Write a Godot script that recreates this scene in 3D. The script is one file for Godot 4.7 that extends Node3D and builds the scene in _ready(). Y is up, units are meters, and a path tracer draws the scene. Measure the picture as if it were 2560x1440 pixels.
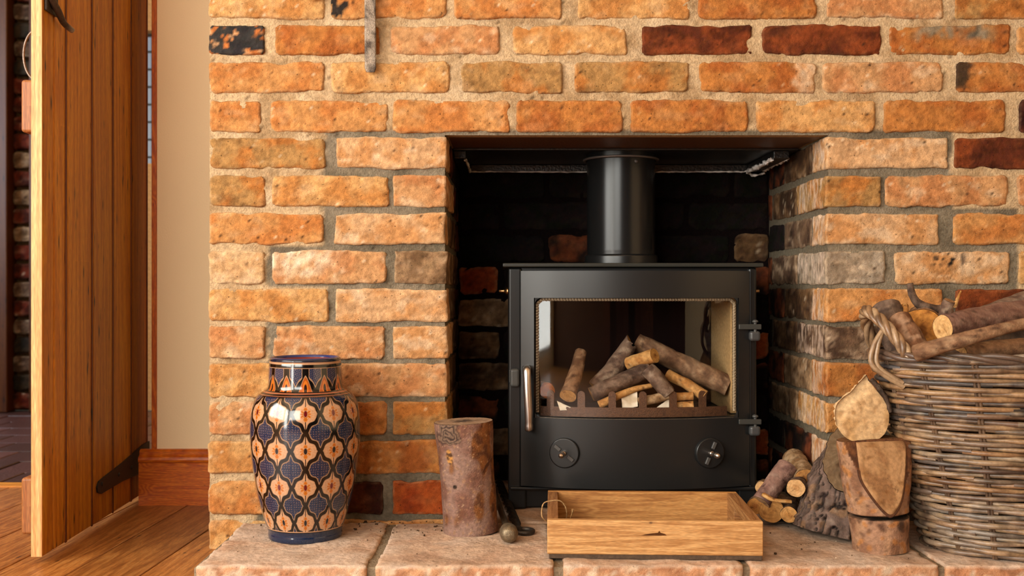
extends Node3D
# Brick chimney breast with a wood stove, a plank door on the left, pottery, logs and a wicker basket on the hearth.
# Units: metres. The breast's front face is the plane z = 0, the floor is y = 0, the eye is at (0, EYE, D).

const S := 1266.0      # drawing units per metre on the breast's elevation (x to the right of 1280, y down from 720)
const D := 2.1         # distance from the eye to the breast
const F := S * D
const EYE := 0.515
const HT := 0.053      # hearth top

var nz := FastNoiseLite.new()
var nf := FastNoiseLite.new()
var rng := RandomNumberGenerator.new()
var M := {}

# ---------------------------------------------------------------- the scene
func _ready() -> void:
	# camera
	var cam := Camera3D.new()
	cam.name = "camera"
	cam.position = Vector3(0, EYE, D)
	cam.keep_aspect = Camera3D.KEEP_HEIGHT
	cam.fov = rad_to_deg(2.0 * atan(720.0 / F))
	cam.near = 0.05
	cam.far = 60.0
	var lens := CameraAttributesPhysical.new()
	lens.frustum_focal_length = 12.0 / tan(deg_to_rad(cam.fov) * 0.5)
	lens.frustum_focus_distance = 2.03
	lens.frustum_near = 0.05
	lens.frustum_far = 60.0
	lens.exposure_aperture = 5.6
	cam.attributes = lens
	add_child(cam)
	cam.current = true
	# sky and exposure
	var we := WorldEnvironment.new()
	we.name = "environment"
	var env := Environment.new()
	var sky := Sky.new()
	var sm := ProceduralSkyMaterial.new()
	sm.sky_top_color = Color(0.70, 0.80, 0.95)
	sm.sky_horizon_color = Color(0.92, 0.94, 0.96)
	sm.ground_horizon_color = Color(0.62, 0.60, 0.54)
	sm.ground_bottom_color = Color(0.35, 0.34, 0.30)
	sm.sky_energy_multiplier = 0.7
	sky.sky_material = sm
	env.background_mode = Environment.BG_SKY
	env.sky = sky
	env.tonemap_mode = Environment.TONE_MAPPER_LINEAR
	env.tonemap_exposure = 0.83
	env.sdfgi_enabled = true
	env.ssao_enabled = true
	env.ssil_enabled = true
	we.environment = env
	add_child(we)
	# daylight through the windows
	area("window_light_1", Vector3(-2.29, 1.3, 1.85), -PI / 2.0, Vector2(2.0, 1.4), 14.5, Color(0.99, 0.985, 0.95))
	area("window_light_2", Vector3(-1.25, 1.45, 4.19), 0.0, Vector2(1.7, 1.3), 10.0, Color(0.99, 0.985, 0.95))
	area("window_light_4", Vector3(-2.29, 1.1, 3.5), -PI / 2.0, Vector2(0.8, 1.9), 9.0, Color(0.99, 0.985, 0.95))
	area("window_light_3", Vector3(-2.89, 1.3, -1.325), -PI / 2.0, Vector2(0.8, 1.1), 6.0, Color(0.86, 0.93, 1.0))

	nz.noise_type = FastNoiseLite.TYPE_SIMPLEX_SMOOTH
	nz.frequency = 1.0
	nz.fractal_type = FastNoiseLite.FRACTAL_NONE
	nz.seed = 17
	nf.noise_type = FastNoiseLite.TYPE_SIMPLEX_SMOOTH
	nf.frequency = 1.0
	nf.fractal_octaves = 4
	nf.seed = 18
	materials()
	build_breast()
	build_hearth()
	build_floor()
	build_room()
	build_hall()
	build_door()
	build_plate()
	build_stove()
	build_fuel()
	build_vase()
	build_stump()
	build_tray()
	build_basket()
	build_basket_logs()
	build_bark_stump()
	build_shield_log()
	build_split_log()
	build_kindling()
	build_pokers()
	build_irons()

func area(called: String, at: Vector3, turn: float, size: Vector2, energy: float, col: Color) -> void:
	var l := AreaLight3D.new()
	l.name = called
	l.area_size = size
	l.light_energy = energy
	l.light_color = col
	l.shadow_enabled = true
	l.area_range = 12.0
	l.position = at
	l.rotation.y = turn
	add_child(l)

# ---------------------------------------------------------------- small helpers
func P(px: float, py: float, d: float) -> Vector3:
	return Vector3((px - 1280.0) * d / F, EYE - (py - 720.0) * d / F, D - d)

func wx(px: float) -> float:
	return (px - 1280.0) / S

func wy(py: float) -> float:
	return EYE + (720.0 - py) / S

func C(r: float, g: float, b: float) -> Color:
	return Color(r / 255.0, g / 255.0, b / 255.0)

func n1(p: Vector3, f: float, o: float = 0.0) -> float:
	return nz.get_noise_3d(p.x * f + o * 7.31, p.y * f + o * 3.17, p.z * f - o * 5.53)

func nfb(p: Vector3, f: float, o: float = 0.0) -> float:
	return nf.get_noise_3d(p.x * f + o * 7.31, p.y * f + o * 3.17, p.z * f - o * 5.53)

func ss(a: float, b: float, x: float) -> float:
	return smoothstep(a, b, x)

class Geo:
	var v := PackedVector3Array()
	var n := PackedVector3Array()
	var c := PackedColorArray()
	var uv := PackedVector2Array()
	var i := PackedInt32Array()
	func vert(p: Vector3, col: Color, t := Vector2.ZERO, nn := Vector3.ZERO) -> int:
		v.append(p)
		c.append(col.srgb_to_linear())
		uv.append(t)
		n.append(nn)
		return v.size() - 1
	func tri(a: int, b: int, d: int) -> void:
		i.append(a)
		i.append(b)
		i.append(d)
	func quad(a: int, b: int, cc: int, d: int) -> void:   # clockwise seen from outside
		i.append(a)
		i.append(b)
		i.append(cc)
		i.append(a)
		i.append(cc)
		i.append(d)
	func mesh(origin := Vector3.ZERO) -> ArrayMesh:
		var acc := PackedVector3Array()
		acc.resize(v.size())
		for k in range(0, i.size(), 3):
			var a := i[k]
			var b := i[k + 1]
			var d := i[k + 2]
			var nn := (v[d] - v[a]).cross(v[b] - v[a])
			acc[a] += nn
			acc[b] += nn
			acc[d] += nn
		var vv := v.duplicate()
		for k in v.size():
			if n[k] != Vector3.ZERO:
				acc[k] = n[k]
			else:
				acc[k] = acc[k].normalized() if acc[k].length_squared() > 1e-24 else Vector3.UP
			vv[k] -= origin
		var arr := []
		arr.resize(Mesh.ARRAY_MAX)
		arr[Mesh.ARRAY_VERTEX] = vv
		arr[Mesh.ARRAY_NORMAL] = acc
		arr[Mesh.ARRAY_COLOR] = c
		arr[Mesh.ARRAY_TEX_UV] = uv
		arr[Mesh.ARRAY_INDEX] = i
		var m := ArrayMesh.new()
		m.add_surface_from_arrays(Mesh.PRIMITIVE_TRIANGLES, arr)
		return m

func thing(called: String, label: String, category: String, at: Vector3, group := "") -> Node3D:
	var o := Node3D.new()
	o.name = called
	o.position = at
	add_child(o, true)
	tag(o, label, category, group)
	return o

func tag(o: Node3D, label: String, category := "", group := "", kind := "") -> void:
	o.set_meta("label", label)
	if category:
		o.set_meta("category", category)
	if group:
		o.set_meta("group", group)
	if kind:
		o.set_meta("kind", kind)

func put(called: String, g: Geo, m: Material, parent: Node3D, origin := Vector3.ZERO) -> MeshInstance3D:
	# a mesh built in world axes, hung under a parent whose base is at the origin given
	var o := MeshInstance3D.new()
	o.name = called
	o.mesh = g.mesh(origin)
	o.material_override = m
	o.cast_shadow = GeometryInstance3D.SHADOW_CASTING_SETTING_ON
	parent.add_child(o, true)
	return o

func struct(called: String, g: Geo, m: Material, label: String, category := "", origin := Vector3.ZERO) -> MeshInstance3D:
	var o := put(called, g, m, self, origin)
	o.position = origin
	tag(o, label, category, "", "structure")
	return o

# ---------------------------------------------------------------- shapes
func rbox(g: Geo, lo: Vector3, hi: Vector3, r: float, col: Color, xf := Transform3D.IDENTITY, grain := 0, uvo := Vector2.ZERO) -> void:
	# a box with rounded edges; its texture coordinates run in metres along the grain axis
	var c := (lo + hi) * 0.5
	var h := (hi - lo) * 0.5
	r = minf(r, minf(h.x, minf(h.y, h.z)) * 0.98)
	for ax in 3:
		var u := (ax + 1) % 3
		var w := (ax + 2) % 3
		for sg: float in [-1.0, 1.0]:
			var us := [-h[u], -h[u] + r * 0.45, -h[u] + r, h[u] - r, h[u] - r * 0.45, h[u]]
			var ws := [-h[w], -h[w] + r * 0.45, -h[w] + r, h[w] - r, h[w] - r * 0.45, h[w]]
			if r <= 0.0:
				us = [-h[u], h[u]]
				ws = [-h[w], h[w]]
			var base := g.v.size()
			for a: float in us:
				for b: float in ws:
					var p := Vector3.ZERO
					p[ax] = sg * h[ax]
					p[u] = a
					p[w] = b
					var nn := Vector3.ZERO
					nn[ax] = sg
					if r > 0.0:
						var q := p.clamp(-h + Vector3.ONE * r, h - Vector3.ONE * r)
						nn = (p - q).normalized()
						p = q + nn * r
					var t := Vector2.ZERO
					if ax == grain:
						t = Vector2(p[u], p[w])
					elif u == grain:
						t = Vector2(p[u], p[w])
					else:
						t = Vector2(p[w], p[u])
					g.vert(xf * (p + c), col, t + uvo, (xf.basis * nn).normalized())
			var nw := ws.size()
			for a in us.size() - 1:
				for b in nw - 1:
					var k := base + a * nw + b
					if sg > 0.0:
						g.quad(k, k + 1, k + nw + 1, k + nw)
					else:
						g.quad(k, k + nw, k + nw + 1, k + 1)

func box_geo(lo: Vector3, hi: Vector3, r := 0.0, col := Color.WHITE, grain := 0, uvo := Vector2.ZERO) -> Geo:
	var g := Geo.new()
	rbox(g, lo, hi, r, col, Transform3D.IDENTITY, grain, uvo)
	return g

func smooth_path(pts: Array, n: int) -> PackedVector3Array:
	var out := PackedVector3Array()
	if pts.size() == 2:
		for k in n + 1:
			out.append((pts[0] as Vector3).lerp(pts[1], float(k) / n))
		return out
	for k in n + 1:
		var t := float(k) / n * (pts.size() - 1)
		var s := mini(int(t), pts.size() - 2)
		var p0: Vector3 = pts[maxi(s - 1, 0)]
		var p3: Vector3 = pts[mini(s + 2, pts.size() - 1)]
		out.append((pts[s] as Vector3).cubic_interpolate(pts[s + 1], p0, p3, t - s))
	return out

func frames(path: PackedVector3Array) -> Array:
	# side and up vectors along a path, carried without twist
	var out := []
	var t0 := (path[1] - path[0]).normalized()
	var side := t0.cross(Vector3.UP if absf(t0.y) < 0.9 else Vector3.RIGHT).normalized()
	for k in path.size():
		var t := (path[mini(k + 1, path.size() - 1)] - path[maxi(k - 1, 0)]).normalized()
		side = (side - t * side.dot(t)).normalized()
		out.append([side, t.cross(side).normalized(), t])
	return out

func tube(g: Geo, path: PackedVector3Array, rad: Callable, m: int, colour: Callable, caps := true, twist := 0.0) -> void:
	# rad(t, angle, point) and colour(t, angle, point) with t from 0 to 1 along the path
	var fr := frames(path)
	var base := g.v.size()
	var n := path.size()
	for k in n:
		var t := float(k) / (n - 1)
		for j in m + 1:
			var a := TAU * j / m
			var aa := a + twist * t
			var dir: Vector3 = fr[k][0] * cos(aa) + fr[k][1] * sin(aa)
			var r: float = rad.call(t, TAU * (j % m) / m, path[k] + dir * 0.01)
			var p := path[k] + dir * r
			g.vert(p, colour.call(t, TAU * (j % m) / m, p), Vector2(t, float(j) / m), Vector3.ZERO)
	for k in n - 1:
		for j in m:
			var a := base + k * (m + 1) + j
			g.quad(a, a + m + 1, a + m + 2, a + 1)
	# the seam's two columns share their normals
	_seam(g, base, n, m)
	if caps:
		for e in 2:
			var k := 0 if e == 0 else n - 1
			var tdir: Vector3 = fr[k][2] * (-1.0 if e == 0 else 1.0)
			var cc := g.vert(path[k], colour.call(float(e), 0.0, path[k]), Vector2(0.5, 0.5), tdir)
			var b0 := g.v.size()
			for j in m + 1:
				var src := base + k * (m + 1) + j
				g.v.append(g.v[src])
				g.c.append(g.c[src])
				g.uv.append(g.uv[src])
				g.n.append(tdir)
			for j in m:
				if e == 0:
					g.tri(cc, b0 + j, b0 + j + 1)
				else:
					g.tri(cc, b0 + j + 1, b0 + j)

func _seam(g: Geo, base: int, n: int, m: int) -> void:
	# explicit normals for a lofted grid so that the seam does not show
	var w := m + 1
	for k in n:
		for j in w:
			var jj := j % m
			var pu := g.v[base + mini(k + 1, n - 1) * w + jj] - g.v[base + maxi(k - 1, 0) * w + jj]
			var pv := g.v[base + k * w + (jj + 1) % m] - g.v[base + k * w + (jj + m - 1) % m]
			var nn := pv.cross(pu)
			g.n[base + k * w + j] = nn.normalized() if nn.length_squared() > 1e-20 else Vector3.UP

func lathe(g: Geo, prof: Array, m: int, at: Vector3, col: Color, urep := 1.0, vfrom := 0.0, vto := 1.0) -> void:
	# prof: Array of Vector2(radius, height), from the bottom outside upwards
	var base := g.v.size()
	var n := prof.size()
	for k in n:
		for j in m + 1:
			var a := TAU * j / m
			g.vert(at + Vector3(cos(a) * prof[k].x, prof[k].y, sin(a) * prof[k].x), col, Vector2(urep * j / m, lerpf(vfrom, vto, float(k) / (n - 1))))
	for k in n - 1:
		for j in m:
			var a := base + k * (m + 1) + j
			g.quad(a, a + 1, a + m + 2, a + m + 1)
	var w := m + 1
	for k in n:
		var d: Vector2 = prof[mini(k + 1, n - 1)] - prof[maxi(k - 1, 0)]
		var nn := Vector2(d.y, -d.x).normalized()
		for j in w:
			var a := TAU * j / m
			g.n[base + k * w + j] = Vector3(cos(a) * nn.x, nn.y, sin(a) * nn.x)

func lathe_to(g: Geo, prof: Array, m: int, xf: Transform3D, col: Color) -> void:
	# a lathed shape whose axis is xf's y
	var b := g.v.size()
	lathe(g, prof, m, Vector3.ZERO, col)
	for k in range(b, g.v.size()):
		g.v[k] = xf * g.v[k]
		g.n[k] = (xf.basis * g.n[k]).normalized()

func prism(g: Geo, poly: PackedVector2Array, xf: Transform3D, depth: float, col: Color) -> void:
	# a flat outline in xf's xy plane, given thickness along xf's z
	var tr := Geometry2D.triangulate_polygon(poly)
	var area := 0.0
	for k in poly.size():
		var q := poly[(k + 1) % poly.size()]
		area += poly[k].x * q.y - q.x * poly[k].y
	for e in 2:
		var z := depth if e == 1 else 0.0
		var nn := xf.basis.z.normalized() * (1.0 if e == 1 else -1.0)
		var b := g.v.size()
		for p in poly:
			g.vert(xf * Vector3(p.x, p.y, z), col, p, nn)
		for k in range(0, tr.size(), 3):
			var aa := poly[tr[k]]
			var bb := poly[tr[k + 1]]
			var cc := poly[tr[k + 2]]
			var ccw := (bb - aa).cross(cc - aa) > 0.0
			if ccw == (e == 1):
				g.tri(b + tr[k], b + tr[k + 2], b + tr[k + 1])
			else:
				g.tri(b + tr[k], b + tr[k + 1], b + tr[k + 2])
	for k in poly.size():
		var p := poly[k]
		var q := poly[(k + 1) % poly.size()]
		var e := (q - p).normalized()
		var nn2 := Vector2(e.y, -e.x) * (1.0 if area > 0.0 else -1.0)
		var nn := (xf.basis * Vector3(nn2.x, nn2.y, 0)).normalized()
		var a := g.vert(xf * Vector3(p.x, p.y, 0), col, p, nn)
		var b := g.vert(xf * Vector3(q.x, q.y, 0), col, q, nn)
		var c := g.vert(xf * Vector3(q.x, q.y, depth), col, q, nn)
		var d := g.vert(xf * Vector3(p.x, p.y, depth), col, p, nn)
		if area > 0.0:
			g.quad(a, d, c, b)
		else:
			g.quad(a, b, c, d)

# ---------------------------------------------------------------- materials
func seamless(w: int, h: int, freq: float, oct: int, sd: int, kind := FastNoiseLite.TYPE_SIMPLEX_SMOOTH) -> PackedByteArray:
	var f := FastNoiseLite.new()
	f.noise_type = kind
	f.frequency = freq
	f.seed = sd
	f.fractal_type = FastNoiseLite.FRACTAL_FBM if oct > 1 else FastNoiseLite.FRACTAL_NONE
	f.fractal_octaves = oct
	var im := f.get_seamless_image(w, h, false, false, 0.1, true)
	im.convert(Image.FORMAT_L8)
	return im.get_data()

func stretched(w: int, h: int, sx: int, freq: float, oct: int, sd: int) -> PackedByteArray:
	# noise drawn out along x, seamless
	var f := FastNoiseLite.new()
	f.noise_type = FastNoiseLite.TYPE_SIMPLEX_SMOOTH
	f.frequency = freq
	f.seed = sd
	f.fractal_type = FastNoiseLite.FRACTAL_FBM if oct > 1 else FastNoiseLite.FRACTAL_NONE
	f.fractal_octaves = oct
	var im := f.get_seamless_image(w / sx, h, false, false, 0.1, true)
	im.convert(Image.FORMAT_L8)
	im.resize(w, h, Image.INTERPOLATE_CUBIC)
	return im.get_data()

func picture(w: int, h: int, data: PackedByteArray) -> ImageTexture:
	return ImageTexture.create_from_image(Image.create_from_data(w, h, false, Image.FORMAT_RGB8, data))

func grit_texture(sd: int, dark: float, pale: float, contrast: float) -> ImageTexture:
	# close to white: fine mottling, dark pits and pale grains
	var w := 1024
	var a := seamless(w, w, 0.02, 4, sd)
	var b := seamless(w, w, 0.22, 3, sd + 1)
	var e := seamless(w, w, 0.05, 1, sd + 2)
	var q := seamless(w, w, 0.06, 1, sd + 3)
	var out := PackedByteArray()
	out.resize(w * w * 3)
	for k in w * w:
		var t := 0.86 + (a[k] / 255.0 - 0.5) * contrast + (b[k] / 255.0 - 0.5) * contrast * 1.15
		var d := clampf((e[k] / 255.0 - 0.9) * 12.0, 0.0, 1.0) * dark
		var l := clampf((q[k] / 255.0 - 0.9) * 12.0, 0.0, 1.0) * pale
		t = t * (1.0 - d)
		var r := clampf(t + l * 0.4, 0.0, 1.0)
		out[k * 3] = int(r * 255.0)
		out[k * 3 + 1] = int(clampf(t * 0.99 + l * 0.42, 0.0, 1.0) * 255.0)
		out[k * 3 + 2] = int(clampf(t * 0.97 + l * 0.45, 0.0, 1.0) * 255.0)
	return picture(w, w, out)

func wood_texture(w: int, h: int, sd: int, base: Color, dark: Color, light: Color, rings: float, marks: int, streak: float) -> ImageTexture:
	var a := stretched(w, h, 16, 0.014, 2, sd)
	var b := stretched(w, h, 16, 0.17, 3, sd + 1)
	var e := stretched(w, h, 8, 0.3, 2, sd + 2)
	var out := PackedByteArray()
	out.resize(w * h * 3)
	for k in w * h:
		var y := float(k / w) / h
		var f := a[k] / 255.0
		var s := 0.5 + 0.5 * sin(TAU * (rings * f + y * 2.0))
		var t := clampf(0.55 * s + (b[k] / 255.0 - 0.5) * 1.5 * streak + 0.2, 0.0, 1.0)
		var col := dark.lerp(base, clampf(t * 1.6, 0.0, 1.0)).lerp(light, clampf(t * 1.5 - 0.9, 0.0, 1.0))
		var g := 0.93 + (e[k] / 255.0 - 0.5) * 0.28
		out[k * 3] = int(clampf(col.r * g, 0.0, 1.0) * 255.0)
		out[k * 3 + 1] = int(clampf(col.g * g, 0.0, 1.0) * 255.0)
		out[k * 3 + 2] = int(clampf(col.b * g, 0.0, 1.0) * 255.0)
	var rg := RandomNumberGenerator.new()
	rg.seed = sd
	for q in marks:
		var cx := rg.randf() * w
		var cy := rg.randf() * h
		var lx := rg.randf_range(2.5, 9.0) * w / 1024.0
		var ly := lx * rg.randf_range(0.22, 0.42) * h / w * 4.0
		var st := rg.randf_range(0.35, 0.9)
		for dy in range(int(-ly * 2.0), int(ly * 2.0) + 1):
			for dx in range(int(-lx * 5.0), int(lx * 5.0) + 1):
				var r2 := sqrt(pow(dx / lx, 2.0) + pow(dy / ly, 2.0))
				var tail := sqrt(pow(dx / (lx * 4.5), 2.0) + pow(dy / (ly * 0.8), 2.0))
				var f2 := clampf(maxf(1.25 - r2, 0.45 * (1.0 - tail)), 0.0, 1.0) * st
				if f2 <= 0.0:
					continue
				var k := (posmod(int(cy) + dy, h) * w + posmod(int(cx) + dx, w)) * 3
				out[k] = int(out[k] * (1.0 - f2 * 0.85))
				out[k + 1] = int(out[k + 1] * (1.0 - f2 * 0.9))
				out[k + 2] = int(out[k + 2] * (1.0 - f2 * 0.9))
	return picture(w, h, out)

func bump(freq: float, oct: int, sd: int, strength: float) -> NoiseTexture2D:
	var t := NoiseTexture2D.new()
	var f := FastNoiseLite.new()
	f.noise_type = FastNoiseLite.TYPE_SIMPLEX_SMOOTH
	f.frequency = freq
	f.fractal_octaves = oct
	f.seed = sd
	t.width = 512
	t.height = 512
	t.seamless = true
	t.as_normal_map = true
	t.bump_strength = strength
	t.noise = f
	return t

func mat(called: String, col: Color, rough: float, spec := 0.5, metal := 0.0) -> StandardMaterial3D:
	var m := StandardMaterial3D.new()
	m.resource_name = called
	m.albedo_color = col
	m.roughness = rough
	m.metallic_specular = spec
	m.metallic = metal
	m.vertex_color_use_as_albedo = true
	return m

func tri(m: StandardMaterial3D, tex: Texture2D, nrm: Texture2D, scale: float, world := true, nscale := 1.0) -> StandardMaterial3D:
	m.uv1_triplanar = true
	m.uv1_world_triplanar = world
	m.uv1_scale = Vector3.ONE * scale
	m.uv1_triplanar_sharpness = 4.0
	if tex:
		m.albedo_texture = tex
	if nrm:
		m.normal_enabled = true
		m.normal_texture = nrm
		m.normal_scale = nscale
	return m

func wood(called: String, tex: Texture2D, rough: float, sx: float, sy: float, coat := 0.0, tint := Color.WHITE) -> StandardMaterial3D:
	var m := mat(called, tint, rough, 0.45)
	m.albedo_texture = tex
	m.uv1_scale = Vector3(1.0 / sx, 1.0 / sy, 1.0)
	if coat > 0.0:
		m.clearcoat_enabled = true
		m.clearcoat = coat
		m.clearcoat_roughness = 0.3
	return m

func materials() -> void:
	var grit := grit_texture(11, 0.4, 0.35, 0.26)
	var grit2 := grit_texture(51, 0.35, 0.2, 0.22)
	var nrm := bump(0.09, 5, 3, 6.0)
	var fine := bump(0.12, 4, 9, 4.0)
	M.brick = tri(mat("fired clay brick", C(255, 255, 255), 0.9, 0.3), grit, nrm, 2.4, true, 0.24)
	M.mortar = tri(mat("lime mortar", C(255, 255, 255), 0.95, 0.2), grit2, nrm, 4.0, true, 0.45)
	M.slab = tri(mat("clay hearth slab", C(255, 255, 255), 0.8, 0.35), grit2, nrm, 2.2, true, 0.2)
	M.tile = tri(mat("quarry tile", C(255, 255, 255), 0.32, 0.5), grit2, nrm, 2.0, true, 0.15)
	M.bark = tri(mat("bark", C(255, 255, 255), 0.8, 0.35), grit, nrm, 5.0, true, 0.28)
	M.cut = tri(mat("sawn wood", C(255, 255, 255), 0.85, 0.3), grit2, fine, 5.0, true, 0.15)
	M.paint = tri(mat("cream wall paint", C(255, 255, 255), 0.8, 0.3), null, fine, 3.0, true, 0.12)
	M.cane = tri(mat("wicker cane", C(255, 255, 255), 0.36, 0.5), grit2, null, 7.0, true)
	M.stove = tri(mat("black stove paint", C(255, 255, 255), 0.3, 0.45), null, fine, 14.0, true, 0.05)
	M.soot = tri(mat("sooty metal", C(255, 255, 255), 0.38, 0.6), grit, nrm, 3.0, true, 0.2)
	M.steel = tri(mat("brushed steel", C(255, 255, 255), 0.3, 0.5, 1.0), null, fine, 8.0, true, 0.1)
	M.iron = tri(mat("forged iron", C(255, 255, 255), 0.5, 0.5, 0.75), grit, nrm, 7.0, true, 0.2)
	M.black_iron = tri(mat("black iron", C(255, 255, 255), 0.55, 0.5, 0.2), grit, nrm, 7.0, true, 0.3)
	M.rope = tri(mat("rope seal", C(255, 255, 255), 0.95, 0.2), grit, nrm, 9.0, true, 0.8)
	M.flue = tri(mat("satin black flue paint", C(255, 255, 255), 0.24, 0.4), null, fine, 14.0, true, 0.03)
	M.foil = tri(mat("silvered sealing strip", C(255, 255, 255), 0.42, 0.5, 0.55), null, fine, 9.0, true, 0.25)
	M.firebox = mat("sooty fire board", C(255, 255, 255), 0.95, 0.1)
	M.glaze = mat("dark glaze", C(255, 255, 255), 0.15, 0.55)
	M.paper = mat("paper", C(255, 255, 255), 0.9, 0.3)
	var pine := wood_texture(2048, 512, 21, C(218, 144, 32), C(188, 110, 20), C(230, 164, 54), 2.0, 110, 0.35)
	M.pine = wood("varnished pine", pine, 0.5, 1.9, 0.32)
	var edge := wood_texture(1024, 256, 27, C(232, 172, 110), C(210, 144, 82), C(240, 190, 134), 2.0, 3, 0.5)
	M.pine_edge = wood("pale planed pine", edge, 0.5, 1.0, 0.2)  # paler than the door boards; holds the painted brightness of the latch edge
	var red := wood_texture(1024, 256, 33, C(214, 108, 20), C(176, 74, 12), C(226, 130, 36), 6.0, 3, 0.4)
	M.skirting = wood("stained skirting", red, 0.38, 0.6, 0.16)
	var fl := wood_texture(2048, 512, 41, C(180, 116, 54), C(142, 84, 34), C(200, 142, 78), 3.0, 24, 0.7)
	M.floor = wood("waxed floor board", fl, 0.42, 1.6, 0.4, 0.2)
	var tr := wood_texture(1024, 512, 57, C(206, 156, 98), C(168, 116, 64), C(222, 178, 122), 2.5, 4, 0.7)
	M.tray = wood("oiled tray wood", tr, 0.55, 0.55, 0.2)
	var gl := StandardMaterial3D.new()
	gl.resource_name = "glass"
	gl.transparency = BaseMaterial3D.TRANSPARENCY_ALPHA
	gl.albedo_color = Color(0.05, 0.05, 0.05, 0.015)
	gl.roughness = 0.03
	gl.metallic_specular = 0.5
	M.glass = gl

# ---------------------------------------------------------------- bricks
# a style: [main colour, second colour, dark mottling, pale bloom, lime on the edges]
var STY := {
	"o": [Color8(206, 148, 90), Color8(196, 126, 68), 0.14, 0.24, 0.5],
	"O": [Color8(190, 124, 64), Color8(172, 100, 48), 0.2, 0.16, 0.4],
	"t": [Color8(214, 164, 106), Color8(198, 136, 76), 0.16, 0.24, 0.5],
	"l": [Color8(178, 136, 84), Color8(186, 120, 60), 0.42, 0.2, 0.45],
	"p": [Color8(216, 172, 128), Color8(204, 148, 96), 0.2, 0.62, 0.7],
	"P": [Color8(226, 190, 146), Color8(210, 168, 122), 0.12, 0.5, 0.7],
	"k": [Color8(206, 156, 108), Color8(198, 136, 88), 0.2, 0.55, 0.6],
	"r": [Color8(134, 66, 32), Color8(96, 46, 24), 0.6, 0.04, 0.25],
	"R": [Color8(176, 84, 36), Color8(150, 62, 24), 0.3, 0.08, 0.5],
	"b": [Color8(60, 57, 56), Color8(48, 46, 47), 0.2, 0.0, 0.3],
	"g": [Color8(176, 160, 142), Color8(150, 132, 112), 0.45, 0.5, 0.5],
	"d": [Color8(116, 90, 70), Color8(84, 62, 48), 0.55, 0.5, 0.6],
	"m": [Color8(92, 44, 24), Color8(60, 28, 18), 0.6, 0.1, 0.4],
	"n": [Color8(160, 128, 96), Color8(120, 92, 66), 0.6, 0.35, 0.5],
	"s": [Color8(30, 21, 16), Color8(20, 15, 12), 0.6, 0.02, 0.1],
	"S": [Color8(112, 56, 30), Color8(30, 20, 15), 0.7, 0.06, 0.1],
	"u": [Color8(112, 82, 54), Color8(70, 48, 32), 0.6, 0.25, 0.3],
	"h": [Color8(112, 44, 26), Color8(70, 30, 20), 0.5, 0.25, 0.2],
	"H": [Color8(46, 40, 34), Color8(70, 56, 40), 0.5, 0.1, 0.2],
}
const LIME := Color(0.83, 0.73, 0.60)

func brick_colour(w: Vector3, st: Array, sd: float, edge: float) -> Color:
	var a: Color = st[0]
	var b: Color = st[1]
	var c := a.lerp(b, ss(-0.35, 0.45, n1(w, 13.0, sd) + 0.3 * n1(w, 45.0, sd) + 0.2 * n1(w, 160.0, sd)))
	var m := ss(0.0, 0.9, 0.45 * n1(w, 75.0, sd + 3.0) + 0.9 * n1(Vector3(w.x * 0.6, w.y * 1.5, w.z), 24.0, sd + 4.0)) * float(st[2])
	c = c.lerp(Color(c.r * 0.56, c.g * 0.49, c.b * 0.42), m)
	var f := n1(w, 160.0, sd + 9.0)
	c = c.lerp(Color(c.r * 0.74, c.g * 0.7, c.b * 0.66), ss(0.2, 0.9, f) * 0.5)
	var pale := ss(0.22, 0.72, n1(Vector3(w.x, w.y * 1.9, w.z), 17.0, sd + 6.0) + 0.25 * n1(w, 60.0, sd) + 0.15 * n1(w, 220.0, sd)) * float(st[3])
	c = c.lerp(Color(0.9, 0.79, 0.67), pale)
	c = c.lerp(Color(0.93, 0.85, 0.74), ss(0.80, 0.88, n1(w, 190.0, sd + 12.0)) * 0.7 * minf(1.0, float(st[3]) * 4.0))
	c = c.lerp(Color(0.16, 0.09, 0.05), ss(0.86, 0.92, n1(w, 120.0, sd + 15.0)) * 0.75)
	var lim := ss(0.0055, 0.0, edge + 0.004 * n1(w, 70.0, sd + 8.0) + 0.002) * float(st[4])
	return c.lerp(LIME if a.v > 0.35 else Color(0.45, 0.36, 0.28), lim * 0.75)

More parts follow.
